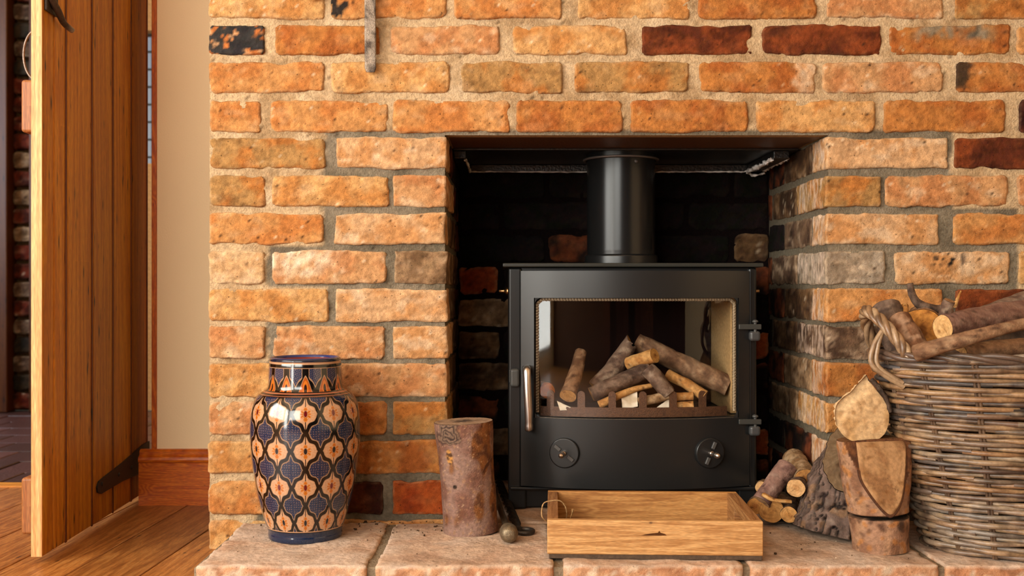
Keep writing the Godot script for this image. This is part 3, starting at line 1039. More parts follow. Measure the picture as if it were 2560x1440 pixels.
# ---------------------------------------------------------------- the passage behind the doorway
func build_hall() -> void:
	var g := box_geo(Vector3(-2.9, -0.03, -2.4), Vector3(-0.3, -0.012, -0.69), 0.0, Color8(58, 48, 46))
	var fl := struct("floor_hall", g, M.mortar, "dark worn quarry tile floor of the passage beyond the door", "floor")
	rng.seed = 8
	for r in 9:
		for k in 14:
			var x0 := -2.88 + k * 0.19 + (0.09 if r % 2 else 0.0)
			var z1 := -0.7 - r * 0.188
			var tn := rng.randf_range(0.8, 1.15)
			var y := rng.randf_range(-0.004, 0.0)
			put("tile", box_geo(Vector3(x0, -0.012, z1 - 0.182), Vector3(x0 + 0.184, y, z1), 0.003, Color(0.40 * tn, 0.27 * tn, 0.25 * tn)), M.tile, fl)
	g = box_geo(Vector3(-1.66, -0.02, -0.7), Vector3(-0.84, 0.004, -0.645), 0.003, Color.WHITE, 0)
	struct("trim_2", g, M.pine, "worn wooden threshold strip between floor boards and tiles", "threshold")
	# end wall with a brick pier, a post either side and a leaded window
	g = Geo.new()
	var tan := Color8(206, 156, 100)
	rbox(g, Vector3(-2.9, 0.0, -2.5), Vector3(-1.62, 2.45, -2.38), 0.0, Color8(120, 96, 70))
	rbox(g, Vector3(-1.62, 0.0, -2.5), Vector3(-1.3, 1.04, -2.38), 0.0, tan)
	rbox(g, Vector3(-1.62, 1.6, -2.5), Vector3(-1.3, 2.45, -2.38), 0.0, tan)
	rbox(g, Vector3(-1.3, 0.0, -2.5), Vector3(-0.3, 2.45, -2.38), 0.0, tan)
	var hw := struct("wall_hall", g, M.mortar, "far end wall of the passage with an exposed dark red brick pier", "wall")
	var sd := 500.0
	for r in 26:
		sd += 1.0
		var y := 0.01 + r * 0.0775
		var pick: String = ["h", "h", "H", "h", "n", "h", "d"][int(sd * 3.7) % 7]
		put("brick", brick_geo(Vector3(-2.085, y, -2.39), Vector3(-1.955, y + 0.064, -2.345), STY[pick], sd, 2, 0.011, 1.4), M.brick, hw)
	g = box_geo(Vector3(-2.3, 0.0, -2.38), Vector3(-2.085, 2.45, -2.29), 0.006, Color(0.42, 0.34, 0.28), 1)
	struct("trim_3", g, M.pine, "broad brown wooden post left of the dark brick pier in the passage", "post")
	g = box_geo(Vector3(-2.0, 0.0, -2.345), Vector3(-1.86, 2.45, -2.3), 0.006, Color(0.42, 0.34, 0.28), 1)
	struct("trim_4", g, M.pine, "narrow brown wooden upright right of the passage brick pier, behind the door", "post")
	var lead := Geo.new()
	for k in 8:
		rbox(lead, Vector3(-1.62, 1.07 + k * 0.075, -2.45), Vector3(-1.3, 1.078 + k * 0.075, -2.44), 0.0, Color8(60, 60, 58))
	for k in 4:
		rbox(lead, Vector3(-1.62 + k * 0.08, 1.04, -2.45), Vector3(-1.612 + k * 0.08, 1.6, -2.44), 0.0, Color8(60, 60, 58))
	var w := struct("window_3", lead, M.black_iron, "small leaded window seen through the slit by the door hinge", "window")
	put("pane", box_geo(Vector3(-1.62, 1.04, -2.447), Vector3(-1.3, 1.6, -2.443), 0.0), M.glass, w)
	# sides of the passage
	g = Geo.new()
	rbox(g, Vector3(-3.0, 0.0, -2.5), Vector3(-2.9, 2.45, -1.75), 0.0, tan)
	rbox(g, Vector3(-3.0, 0.0, -0.9), Vector3(-2.9, 2.45, -0.44), 0.0, tan)
	rbox(g, Vector3(-3.0, 0.0, -1.75), Vector3(-2.9, 0.7, -0.9), 0.0, tan)
	rbox(g, Vector3(-3.0, 1.9, -1.75), Vector3(-2.9, 2.45, -0.9), 0.0, tan)
	rbox(g, Vector3(-2.9, 0.0, -0.54), Vector3(-2.3, 2.45, -0.44), 0.0, tan)
	struct("wall_passage", g, M.paint, "tan side wall of the passage with a small window", "wall")
	g = box_geo(Vector3(-0.3, 0.0, -2.5), Vector3(-0.2, 2.45, -0.54), 0.0, tan)
	struct("wall_stair", g, M.paint, "tan wall closing the passage behind the chimney breast", "wall")

# ---------------------------------------------------------------- the plank door
func build_door() -> void:
	var far := Vector3(-0.902, 0.0, -0.535)
	var near := Vector3(-0.8775, 0.0, 0.112)
	var along := (near - far).normalized()          # from the hinges to the latch edge
	var out := Vector3.UP.cross(along).normalized() # towards the fireplace
	if out.x < 0.0:
		out = -out
	var base := far
	var xf := Transform3D(Basis(along, Vector3.UP, along.cross(Vector3.UP)), far)
	var oz := xf.basis.z.dot(out)                   # local z that faces the fireplace: +1 or -1
	var door := Node3D.new()
	door.name = "door_1"
	door.position = base
	add_child(door, true)
	tag(door, "open orange pine plank door with iron strap hinge beside the cream wall", "door", "", "structure")
	var width := far.distance_to(near)
	var cuts := [0.0, 0.122, 0.25, 0.381, 0.525, 0.594, width]
	rng.seed = 12
	for k in 6:
		var g := Geo.new()
		var z0 := -0.0215 if oz > 0.0 else 0.0
		var off := Vector2(rng.randf() * 9.0, rng.randf() * 3.0)
		var tn: float = [0.82, 0.92, 0.86, 0.96, 1.0, 0.88][k]
		tn = lerpf(tn, 1.0, 0.6)
		var last := k == 5
		rbox(g, Vector3(cuts[k] + 0.0008, 0.012, z0), Vector3(cuts[k + 1] - 0.0008, 1.96, z0 + 0.0215), 0.0045, Color(tn, tn * 0.99, tn * 0.97), xf, 1, off)
		put("board", g, M.pine, door, base)
		# a bead run along the joint
		if k < 5:
			var bead := Geo.new()
			var zz := (0.0 if oz > 0.0 else 0.0)
			rbox(bead, Vector3(cuts[k] + 0.0065, 0.012, zz - 0.0022), Vector3(cuts[k] + 0.0135, 1.96, zz + 0.0014), 0.0018, Color(0.55, 0.44, 0.34), xf, 1, off + Vector2(0.1, 0.6))
			put("bead", bead, M.pine, door, base)
	# the planed latch edge catches the light: that brightness is painted as paler wood
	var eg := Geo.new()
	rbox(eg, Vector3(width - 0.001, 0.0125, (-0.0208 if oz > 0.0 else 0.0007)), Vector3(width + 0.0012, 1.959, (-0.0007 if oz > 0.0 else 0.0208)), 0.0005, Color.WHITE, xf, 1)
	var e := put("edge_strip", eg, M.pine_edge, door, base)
	e.set_meta("label", "planed edge of the door painted paler for the light on it")
	# rails on the far face
	var back := -0.0215 if oz > 0.0 else 0.0215
	var sgn := -1.0 if oz > 0.0 else 1.0
	for y: Array in [[0.051, 0.158], [0.808, 0.907], [1.62, 1.73]]:
		var g := Geo.new()
		var za := back
		var zb := back + sgn * 0.024
		rbox(g, Vector3(0.02, y[0], minf(za, zb)), Vector3(width - 0.012, y[1], maxf(za, zb)), 0.006, Color(0.70, 0.60, 0.52), xf, 0)
		put("ledge", g, M.pine_edge, door, base)
	# ring pull on the far face
	var ring := Geo.new()
	var pts := PackedVector3Array()
	for k in 33:
		var a := TAU * k / 32.0
		pts.append(xf * Vector3(width - 0.07 + cos(a) * 0.006, 0.978 + sin(a) * 0.048, back + sgn * (0.004 + 0.026 * (1.0 - cos(a)) * 0.5)))
	var pts2 := PackedVector3Array()
	for k in 41:
		var a := TAU * k / 40.0
		pts2.append(xf * Vector3(width - 0.05, 0.957 + 0.047 * cos(a), back + sgn * (0.004 + 0.013 + 0.0285 * sin(a) * 0.55 + 0.0)))
	var arc := PackedVector3Array()
	for k in 25:
		var a := PI * k / 24.0
		arc.append(xf * Vector3(width - 0.03, 0.957 + 0.048 * cos(a), back + sgn * (0.026 * sin(a))))
	tube(ring, arc, func(_t: float, _a: float, _p: Vector3) -> float: return 0.0022, 8, func(_t: float, _a: float, _p: Vector3) -> Color: return Color8(150, 132, 122))
	put("ring_pull", ring, M.iron, door, base)
	# thumb latch on the near face
	var lg := Geo.new()
	var fz := 0.0 if oz > 0.0 else 0.0
	rbox(lg, Vector3(width - 0.062, 1.036, minf(0.0, oz * 0.006)), Vector3(width - 0.006, 1.075, maxf(0.0, oz * 0.006)), 0.003, Color8(66, 54, 46), xf)
	var latch := put("latch", lg, M.black_iron, door, base)
	var lv := Geo.new()
	var lp := smooth_path([xf * Vector3(width - 0.012, 1.066, oz * 0.006), xf * Vector3(width - 0.035, 1.044, oz * 0.014), xf * Vector3(width - 0.06, 1.026, oz * 0.016), xf * Vector3(width - 0.088, 1.018, oz * 0.022)], 14)
	tube(lv, lp, func(t: float, _a: float, _p: Vector3) -> float: return 0.0075 - 0.002 * t, 10, func(t: float, _a: float, _p: Vector3) -> Color: return Color8(92, 76, 66).lerp(Color8(190, 176, 166), ss(0.7, 0.95, t)))
	put("lever", lv, M.iron, latch, base)
	# strap hinge
	var poly := PackedVector2Array([Vector2(0.0, 0.068), Vector2(0.04, 0.066), Vector2(0.2, 0.073), Vector2(0.34, 0.071), Vector2(0.362, 0.078), Vector2(0.366, 0.089), Vector2(0.354, 0.1), Vector2(0.334, 0.1025), Vector2(0.2, 0.115), Vector2(0.05, 0.134), Vector2(0.0, 0.136)])
	var hg := Geo.new()
	prism(hg, poly, xf * Transform3D(Basis.IDENTITY, Vector3(0, 0, 0.0 if oz > 0.0 else -0.004)), 0.004, Color8(44, 36, 30))
	for x: float in [0.05, 0.14, 0.23, 0.34]:
		lathe_to(hg, [Vector2(0.005, 0.0), Vector2(0.0045, 0.0016), Vector2(0.002, 0.0026), Vector2(0.0, 0.0028)], 8, xf * Transform3D(Basis(Vector3.RIGHT, PI / 2.0 * oz), Vector3(x, 0.092 + 0.01 * (0.34 - x), oz * 0.004)), Color8(50, 42, 36))
	put("strap_hinge", hg, M.black_iron, door, base)

# ---------------------------------------------------------------- the stove
const SX := 0.2555       # its middle
const SZ := -0.125       # the flat front of its body
const BULGE := 0.046     # how far the bowed door stands out in the middle

func bow(x: float) -> float:
	var r := (0.2365 * 0.2365 + BULGE * BULGE) / (2.0 * BULGE)
	return SZ - (r - BULGE) + sqrt(r * r - (x - SX) * (x - SX)) + 0.004

func bow_turn(x: float) -> float:
	var r := (0.2365 * 0.2365 + BULGE * BULGE) / (2.0 * BULGE)
	return asin((x - SX) / r)

func bowed(g: Geo, x0: float, x1: float, y0: float, y1: float, z_in: float, z_out: float, n: int, col: Color) -> void:
	# a panel that follows the bow, with thickness
	for e in 2:
		var b := g.v.size()
		for k in n + 1:
			var x := lerpf(x0, x1, float(k) / n)
			var nn := Vector3(sin(bow_turn(x)), 0, cos(bow_turn(x)))
			var p := Vector3(x, 0, bow(x)) + nn * (z_out if e == 1 else z_in)
			g.vert(Vector3(p.x, y0, p.z), col, Vector2.ZERO, nn * (1.0 if e == 1 else -1.0))
			g.vert(Vector3(p.x, y1, p.z), col, Vector2.ZERO, nn * (1.0 if e == 1 else -1.0))
		for k in n:
			var a := b + k * 2
			if e == 1:
				g.quad(a, a + 1, a + 3, a + 2)
			else:
				g.quad(a, a + 2, a + 3, a + 1)
	for y: float in [y0, y1]:
		var up := 1.0 if y == y1 else -1.0
		var b := g.v.size()
		for k in n + 1:
			var x := lerpf(x0, x1, float(k) / n)
			var nn := Vector3(sin(bow_turn(x)), 0, cos(bow_turn(x)))
			for zz: float in [z_in, z_out]:
				var p := Vector3(x, y, bow(x)) + nn * zz
				g.vert(p, col, Vector2.ZERO, Vector3(0, up, 0))
		for k in n:
			var a := b + k * 2
			if up < 0.0:
				g.quad(a, a + 1, a + 3, a + 2)
			else:
				g.quad(a, a + 2, a + 3, a + 1)
	for x: float in [x0, x1]:
		var nn := Vector3(sin(bow_turn(x)), 0, cos(bow_turn(x)))
		var sd := Vector3(-1.0 if x == x0 else 1.0, 0, 0)
		var p := Vector3(x, y0, bow(x)) + nn * z_in
		var q := Vector3(x, y0, bow(x)) + nn * z_out
		var h := Vector3(0, y1 - y0, 0)
		var a := g.vert(p, col, Vector2.ZERO, sd)
		var b := g.vert(p + h, col, Vector2.ZERO, sd)
		var c := g.vert(q + h, col, Vector2.ZERO, sd)
		var d := g.vert(q, col, Vector2.ZERO, sd)
		if x == x0:
			g.quad(a, b, c, d)
		else:
			g.quad(a, d, c, b)

func on_bow(x: float, y: float, out: float) -> Transform3D:
	# y of the frame points out of the door
	var t := bow_turn(x)
	var nn := Vector3(sin(t), 0, cos(t))
	var sx := Vector3(cos(t), 0, -sin(t))
	return Transform3D(Basis(sx, nn, sx.cross(nn)), Vector3(x, y, bow(x)) + nn * out)

func build_stove() -> void:
	var at := Vector3(SX, HT, -0.28)
	var st := thing("wood_stove", "black cast wood burning stove with bowed glass door standing in the brick recess", "stove", at)
	var blk := Color8(27, 27, 28)
	# body: a box that is open towards the door
	var x0 := -0.0085
	var x1 := 0.512
	var zb := -0.43
	var g := Geo.new()
	rbox(g, Vector3(x0, 0.092, zb), Vector3(0.021, 0.5585, SZ + 0.002), 0.006, blk)
	rbox(g, Vector3(0.4935, 0.092, zb), Vector3(x1, 0.5585, SZ + 0.002), 0.006, blk)
	rbox(g, Vector3(0.0, 0.092, zb), Vector3(0.505, 0.5585, zb + 0.02), 0.004, blk)
	rbox(g, Vector3(0.0, 0.092, zb), Vector3(0.505, 0.246, SZ - 0.004), 0.002, blk)
	rbox(g, Vector3(0.0, 0.52, zb), Vector3(0.505, 0.5585, SZ - 0.004), 0.002, blk)
	rbox(g, Vector3(x0 + 0.02, HT, zb + 0.02), Vector3(x1 - 0.02, 0.1, SZ - 0.01), 0.004, Color8(26, 25, 25))
	rbox(g, Vector3(x0 + 0.004, 0.0935, SZ - 0.01), Vector3(x1 - 0.004, 0.101, SZ + 0.012), 0.003, blk)
	put("body", g, M.stove, st, at)
	for e in 2:
		g = Geo.new()
		rbox(g, Vector3(x0 + 0.001 if e == 0 else 0.474, HT, SZ - 0.03), Vector3(0.03 if e == 0 else x1 - 0.001, 0.098, SZ), 0.004, Color8(26, 25, 25))
		put("foot", g, M.stove, st, at)
	# pale fire boards lining the sides and back
	g = Geo.new()
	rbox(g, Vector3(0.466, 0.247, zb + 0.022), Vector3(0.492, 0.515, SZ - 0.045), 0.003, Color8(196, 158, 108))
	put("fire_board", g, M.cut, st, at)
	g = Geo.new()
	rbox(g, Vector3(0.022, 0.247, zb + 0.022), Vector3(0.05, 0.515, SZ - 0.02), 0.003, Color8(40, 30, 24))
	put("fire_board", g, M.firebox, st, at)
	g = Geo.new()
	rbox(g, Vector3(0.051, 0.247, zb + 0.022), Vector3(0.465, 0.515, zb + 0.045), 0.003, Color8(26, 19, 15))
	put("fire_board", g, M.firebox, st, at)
	# top plate
	g = Geo.new()
	rbox(g, Vector3(-0.0195, 0.5585, zb - 0.012), Vector3(0.5235, 0.5672, SZ + 0.014), 0.0025, Color8(44, 43, 42))
	put("top_plate", g, M.stove, st, at)
	# flue
	var fc := Vector3(0.2425, 0.0, -0.27)
	g = Geo.new()
	lathe(g, [Vector2(0.0815, 0.567), Vector2(0.0815, 0.583), Vector2(0.0805, 0.5865), Vector2(0.078, 0.5885), Vector2(0.0755, 0.5888), Vector2(0.0745, 0.5888)], 48, fc, blk)
	put("flue_collar", g, M.stove, st, at)
	g = Geo.new()
	lathe(g, [Vector2(0.0757, 0.57), Vector2(0.0757, 0.5960), Vector2(0.0764, 0.5975), Vector2(0.0757, 0.599), Vector2(0.0757, 0.70), Vector2(0.0757, 0.86)], 64, fc, Color8(24, 23, 23))
	put("flue_pipe", g, M.flue, st, at)
	g = Geo.new()
	lathe_to(g, [Vector2(0.0045, -0.004), Vector2(0.0045, 0.001), Vector2(0.003, 0.0022), Vector2(0.0, 0.0024)], 12, Transform3D(Basis(Vector3.RIGHT, PI / 2.0), fc + Vector3(0.026, 0.789, 0.0712)), Color8(92, 88, 84))
	put("screw", g, M.iron, st, at)
	# door
	var door := Node3D.new()
	door.name = "door"
	st.add_child(door, true)
	var dx0 := 0.0205
	var dx1 := 0.4925
	var gy0 := 0.2465
	var gy1 := 0.4945
	var gx0 := 0.0475
	var gx1 := 0.4685
	g = Geo.new()
	var dc := Color8(29, 29, 31)
	bowed(g, dx0, dx1, 0.1035, gy0, -0.004, 0.006, 40, dc)
	bowed(g, dx0, dx1, gy1, 0.5505, -0.004, 0.006, 40, dc)
	bowed(g, dx0, gx0, gy0, gy1, -0.004, 0.006, 4, dc)
	bowed(g, gx1, dx1, gy0, gy1, -0.004, 0.006, 4, dc)
	# rounded corners of the glazed opening
	for cx in 2:
		for cy in 2:
			var rr := 0.013
			var poly := PackedVector2Array()
			for k in 7:
				var a := PI / 2.0 * k / 6.0
				poly.append(Vector2(rr - rr * cos(a), rr - rr * sin(a)))
			poly.append(Vector2.ZERO)
			var q := PackedVector2Array()
			for p in poly:
				q.append(Vector2((gx0 + p.x) if cx == 0 else (gx1 - p.x), (gy0 + p.y) if cy == 0 else (gy1 - p.y)))
			var xm := gx0 if cx == 0 else gx1
			var t := bow_turn(xm)
			var zc := bow(xm)
			prism(g, q, Transform3D(Basis(Vector3(1, 0, -tan(t)), Vector3.UP, Vector3(0, 0, 1)), Vector3(0, 0, zc - 0.004 + tan(t) * xm)), 0.010, dc)
	put("door_frame", g, M.stove, door, at)
	# a thin bright arris round the opening
	g = Geo.new()
	var rim := PackedVector3Array()
	for k in 65:
		var u := float(k) / 64.0
		var x := lerpf(gx0 + 0.012, gx1 - 0.012, u)
		rim.append(on_bow(x, gy0 + 0.0004, 0.0052).origin)
	tube(g, rim, func(_t: float, _a: float, _p: Vector3) -> float: return 0.0011, 6, func(_t: float, _a: float, _p: Vector3) -> Color: return Color8(112, 104, 96))
	put("bead", g, M.iron, door, at)
	# rope seal
	g = Geo.new()
	var loop := [Vector2(gx0 + 0.004, gy0 + 0.01), Vector2(gx0 + 0.004, gy1 - 0.012), Vector2(gx0 + 0.014, gy1 - 0.003), Vector2(gx1 - 0.014, gy1 - 0.003), Vector2(gx1 - 0.004, gy1 - 0.012), Vector2(gx1 - 0.004, gy0 + 0.01)]
	var rp := PackedVector3Array()
	for k in loop.size() - 1:
		var len: float = loop[k].distance_to(loop[k + 1])
		var n := maxi(2, int(len / 0.003))
		for j in n:
			var p: Vector2 = (loop[k] as Vector2).lerp(loop[k + 1], float(j) / n)
			rp.append(on_bow(p.x, p.y, -0.0045).origin)
	tube(g, rp, func(t: float, a: float, _p: Vector3) -> float: return 0.0038 + 0.0009 * sin(a * 2.0 + t * 900.0), 8, func(t: float, a: float, _p: Vector3) -> Color: return Color8(178, 160, 134).lerp(Color8(84, 66, 50), ss(-0.2, 0.9, sin(a * 2.0 + t * 900.0) + (0.7 if t < 0.6 else -0.2))))
	put("rope_seal", g, M.rope, door, at)
	# the bowed pane: one smooth sheet
	g = Geo.new()
	for k in 61:
		var x := lerpf(gx0 + 0.002, gx1 - 0.002, k / 60.0)
		var nn := Vector3(sin(bow_turn(x)), 0, cos(bow_turn(x)))
		var p := Vector3(x, 0, bow(x)) - nn * 0.0035
		g.vert(Vector3(p.x, gy0 + 0.001, p.z), Color.WHITE, Vector2.ZERO, nn)
		g.vert(Vector3(p.x, gy1 - 0.001, p.z), Color.WHITE, Vector2.ZERO, nn)
	for k in 60:
		g.quad(k * 2, k * 2 + 1, k * 2 + 3, k * 2 + 2)
	put("glass_pane", g, M.glass, door, at)
	# air controls: a disc with a lever bar and a steel pin
	for e in 2:
		var xk := 0.1098 if e == 0 else 0.4035
		var fr := on_bow(xk, 0.1765, 0.006)
		var kn := Geo.new()
		lathe_to(kn, [Vector2(0.0312, -0.002), Vector2(0.0312, 0.006), Vector2(0.0302, 0.0078), Vector2(0.0285, 0.0082), Vector2(0.0, 0.0082)], 40, fr, Color8(30, 30, 31))
		var disc := put("air_dial", kn, M.stove, door, at)
		kn = Geo.new()
		var bar := fr * Transform3D(Basis(Vector3.UP, deg_to_rad(-38.0 if e == 0 else 66.0)), Vector3.ZERO)
		rbox(kn, Vector3(-0.0245, 0.008, -0.0036), Vector3(-0.0095, 0.0125, 0.0036), 0.001, Color8(74, 72, 70), bar)
		rbox(kn, Vector3(0.0095, 0.008, -0.0036), Vector3(0.0245, 0.0125, 0.0036), 0.001, Color8(74, 72, 70), bar)
		put("bar", kn, M.stove, door, at)
		kn = Geo.new()
		lathe_to(kn, [Vector2(0.0055, 0.008), Vector2(0.0055, 0.016), Vector2(0.0045, 0.0175), Vector2(0.0032, 0.018), Vector2(0.0032, 0.034), Vector2(0.0058, 0.0345), Vector2(0.0058, 0.039), Vector2(0.005, 0.0395), Vector2(0.0052, 0.0425), Vector2(0.004, 0.046), Vector2(0.0, 0.0478)], 20, fr, Color8(214, 200, 188))
		put("pin", kn, M.steel, door, at)
	# handle: a steel bar that hangs from a pivot
	g = Geo.new()
	var hz := SZ + 0.034
	var hp := smooth_path([Vector3(0.031, 0.345, hz - 0.024), Vector3(0.0305, 0.3475, hz - 0.004), Vector3(0.0305, 0.338, hz + 0.004), Vector3(0.0318, 0.30, hz + 0.0065), Vector3(0.034, 0.255, hz + 0.0055), Vector3(0.0347, 0.219, hz + 0.002)], 44)
	tube(g, hp, func(t: float, _a: float, _p: Vector3) -> float:
		var r := 0.0082
		if t > 0.9:
			r = 0.0088
		if t > 0.885 and t < 0.9:
			r = 0.0078
		return r * sqrt(maxf(0.02, 1.0 - pow(ss(0.955, 1.0, t), 2.0))), 20, func(_t: float, _a: float, _p: Vector3) -> Color: return Color8(214, 204, 196))
	put("handle", g, M.steel, door, at)
	g = Geo.new()
	rbox(g, Vector3(0.0215, 0.334, SZ + 0.006), Vector3(0.042, 0.3535, SZ + 0.016), 0.003, Color8(48, 47, 47))
	put("handle_plate", g, M.stove, door, at)
	g = Geo.new()
	rbox(g, Vector3(-0.006, 0.3165, SZ), Vector3(0.0165, 0.345, SZ + 0.008), 0.002, Color8(70, 69, 68))
	rbox(g, Vector3(-0.0045, 0.309, SZ + 0.006), Vector3(0.0155, 0.3475, SZ + 0.018), 0.006, Color8(70, 69, 68))
	put("latch_catch", g, M.stove, st, at)
	# hinges
	for y: float in [0.4345, 0.2375]:
		g = Geo.new()
		rbox(g, Vector3(0.470, y - 0.0055, bow(0.47) + 0.0), Vector3(0.517, y + 0.0055, bow(0.47) + 0.0105), 0.0018, Color8(54, 53, 52))
		var hinge := put("hinge_bar", g, M.stove, door, at)
		g = Geo.new()
		lathe_to(g, [Vector2(0.0032, -0.012), Vector2(0.0032, 0.009), Vector2(0.0066, 0.0095), Vector2(0.006, 0.0125), Vector2(0.003, 0.0145), Vector2(0.0, 0.015)], 16, Transform3D(Basis.IDENTITY, Vector3(0.505, y, bow(0.47) + 0.005)), Color8(70, 69, 68))
		put("hinge_pin", g, M.stove, door, at)
		g = Geo.new()
		rbox(g, Vector3(0.493, y - 0.030, SZ - 0.004), Vector3(0.516, y - 0.0085, SZ + 0.022), 0.0065, Color8(62, 62, 63))
		put("hinge_knuckle", g, M.stove, st, at)
	# bolts at the sides
	for e in 2:
		g = Geo.new()
		var side := -1.0 if e == 0 else 1.0
		var bx := x0 if e == 0 else x1
		lathe_to(g, [Vector2(0.0085, 0.0), Vector2(0.0085, 0.005), Vector2(0.0045, 0.0052), Vector2(0.0045, 0.010), Vector2(0.0035, 0.0105), Vector2(0.0035, 0.019), Vector2(0.0, 0.0195)], 6, Transform3D(Basis(Vector3(0, 0, 1), -PI / 2.0 * side), Vector3(bx, 0.5085, SZ - 0.06)), Color8(188, 150, 104))
		put("side_bolt", g, M.steel, st, at)
	# log guard: a plate with upright fingers, bowed like the door
	g = Geo.new()
	var gc := Color8(96, 62, 42)
	bowed(g, 0.05, 0.463, 0.2465, 0.2665, -0.036, -0.031, 36, gc)
	for k in 6:
		var xc := 0.0715 + k * 0.067
		var poly := PackedVector2Array([Vector2(-0.0078, 0.0)])
		for j in 9:
			var a := PI - PI * j / 8.0
			poly.append(Vector2(cos(a) * 0.0078, 0.0305 + sin(a) * 0.0078))
		poly.append(Vector2(0.0078, 0.0))
		poly.reverse()
		var fr := on_bow(xc, 0.262, -0.036)
		prism(g, poly, Transform3D(Basis(fr.basis.x, Vector3.UP, fr.basis.y), fr.origin), 0.005, gc)
	put("log_guard", g, M.black_iron, st, at)

func build_plate() -> void:
	# steel lintel and register plate that close the recess above the stove
	var g := Geo.new()
	rbox(g, Vector3(wx(1119), 0.8165, -0.2), Vector3(wx(2064), 0.8265, -0.03), 0.002, Color8(104, 70, 44))
	var lin := struct("lintel", g, M.soot, "rusty brown underside of the lintel over the fireplace opening", "lintel")
	var at := Vector3(0.245, 0.8, -0.33)
	var pl := thing("register_plate", "black steel plate closing the chimney above the stove with highlights painted along its edges", "plate", at)
	g = Geo.new()
	var blk := Color8(26, 25, 25)
	var shape := PackedVector2Array([Vector2(-0.126, -0.2), Vector2(0.618, -0.2), Vector2(0.618, -0.484), Vector2(-0.126, -0.484)])
	rbox(g, Vector3(-0.126, 0.812, -0.484), Vector3(0.618, 0.816, -0.19), 0.001, blk)
	put("plate", g, M.soot, pl, at)
	for bar: Array in [[Vector3(-0.126, 0.795, -0.47), Vector3(-0.1, 0.812, -0.2)], [Vector3(0.566, 0.795, -0.47), Vector3(0.6, 0.812, -0.2)], [Vector3(-0.1, 0.795, -0.482), Vector3(0.566, 0.812, -0.456)]]:
		g = Geo.new()
		rbox(g, bar[0], bar[1], 0.002, blk)
		put("flange", g, M.soot, pl, at)
	# highlights on the flange edges, painted as ragged near-white strips
	g = Geo.new()
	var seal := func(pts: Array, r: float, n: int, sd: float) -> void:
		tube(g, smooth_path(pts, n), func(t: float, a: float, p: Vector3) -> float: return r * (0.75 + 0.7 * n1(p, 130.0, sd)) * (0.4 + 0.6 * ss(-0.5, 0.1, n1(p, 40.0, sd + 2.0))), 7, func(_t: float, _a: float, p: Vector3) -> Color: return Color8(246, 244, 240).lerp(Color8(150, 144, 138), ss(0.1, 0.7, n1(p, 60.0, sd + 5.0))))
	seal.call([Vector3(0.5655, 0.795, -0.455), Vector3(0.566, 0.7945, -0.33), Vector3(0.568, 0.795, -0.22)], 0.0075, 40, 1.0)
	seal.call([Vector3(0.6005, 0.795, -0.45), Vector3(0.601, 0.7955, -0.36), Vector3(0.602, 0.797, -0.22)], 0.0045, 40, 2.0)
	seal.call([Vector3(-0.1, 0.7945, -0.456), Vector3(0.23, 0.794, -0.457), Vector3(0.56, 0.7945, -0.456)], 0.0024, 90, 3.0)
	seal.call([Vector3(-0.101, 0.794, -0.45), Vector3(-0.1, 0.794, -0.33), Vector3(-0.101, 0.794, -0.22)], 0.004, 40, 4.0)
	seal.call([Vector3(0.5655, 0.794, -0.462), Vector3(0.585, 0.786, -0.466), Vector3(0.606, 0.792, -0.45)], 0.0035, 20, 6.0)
	put("flange_highlight", g, M.paper, pl, at)
	g = Geo.new()
	lathe(g, [Vector2(0.0785, 0.797), Vector2(0.083, 0.797), Vector2(0.0845, 0.799), Vector2(0.0845, 0.801), Vector2(0.0815, 0.8025), Vector2(0.078, 0.8027)], 48, Vector3(0.2425, 0.0, -0.27), Color8(104, 96, 90))
	put("collar_ring", g, M.foil, pl, at)

# ---------------------------------------------------------------- logs
# bark kinds: [main, second, flecks, roughness of the surface]
var BARK := {
	"grey": [Color8(128, 104, 88), Color8(92, 70, 58), Color8(170, 150, 130), 0.06],
	"dark": [Color8(112, 90, 76), Color8(76, 58, 48), Color8(140, 118, 102), 0.10],
	"red": [Color8(146, 112, 100), Color8(116, 84, 76), Color8(164, 136, 124), 0.05],
	"brown": [Color8(148, 112, 84), Color8(112, 80, 58), Color8(184, 152, 120), 0.06],
	"rust": [Color8(158, 118, 90), Color8(124, 84, 58), Color8(194, 160, 132), 0.05],
	"bare": [Color8(206, 154, 92), Color8(180, 124, 66), Color8(222, 178, 122), 0.03],
	"pale": [Color8(176, 144, 108), Color8(140, 106, 72), Color8(206, 180, 148), 0.08],
}

func bark_colour(kind: String, p: Vector3, sd: float) -> Color:
	var b: Array = BARK[kind]
	var c: Color = (b[0] as Color).lerp(b[1], ss(-0.25, 0.5, n1(p, 32.0, sd) + 0.5 * n1(p, 90.0, sd + 1.0)))
	c = c.lerp(b[2], ss(0.15, 0.65, n1(p, 48.0, sd + 2.0)) * 0.7)
	return c.lerp(Color(c.r * 0.45, c.g * 0.4, c.b * 0.36), ss(0.5, 0.8, n1(p, 70.0, sd + 3.0)) * 0.7)

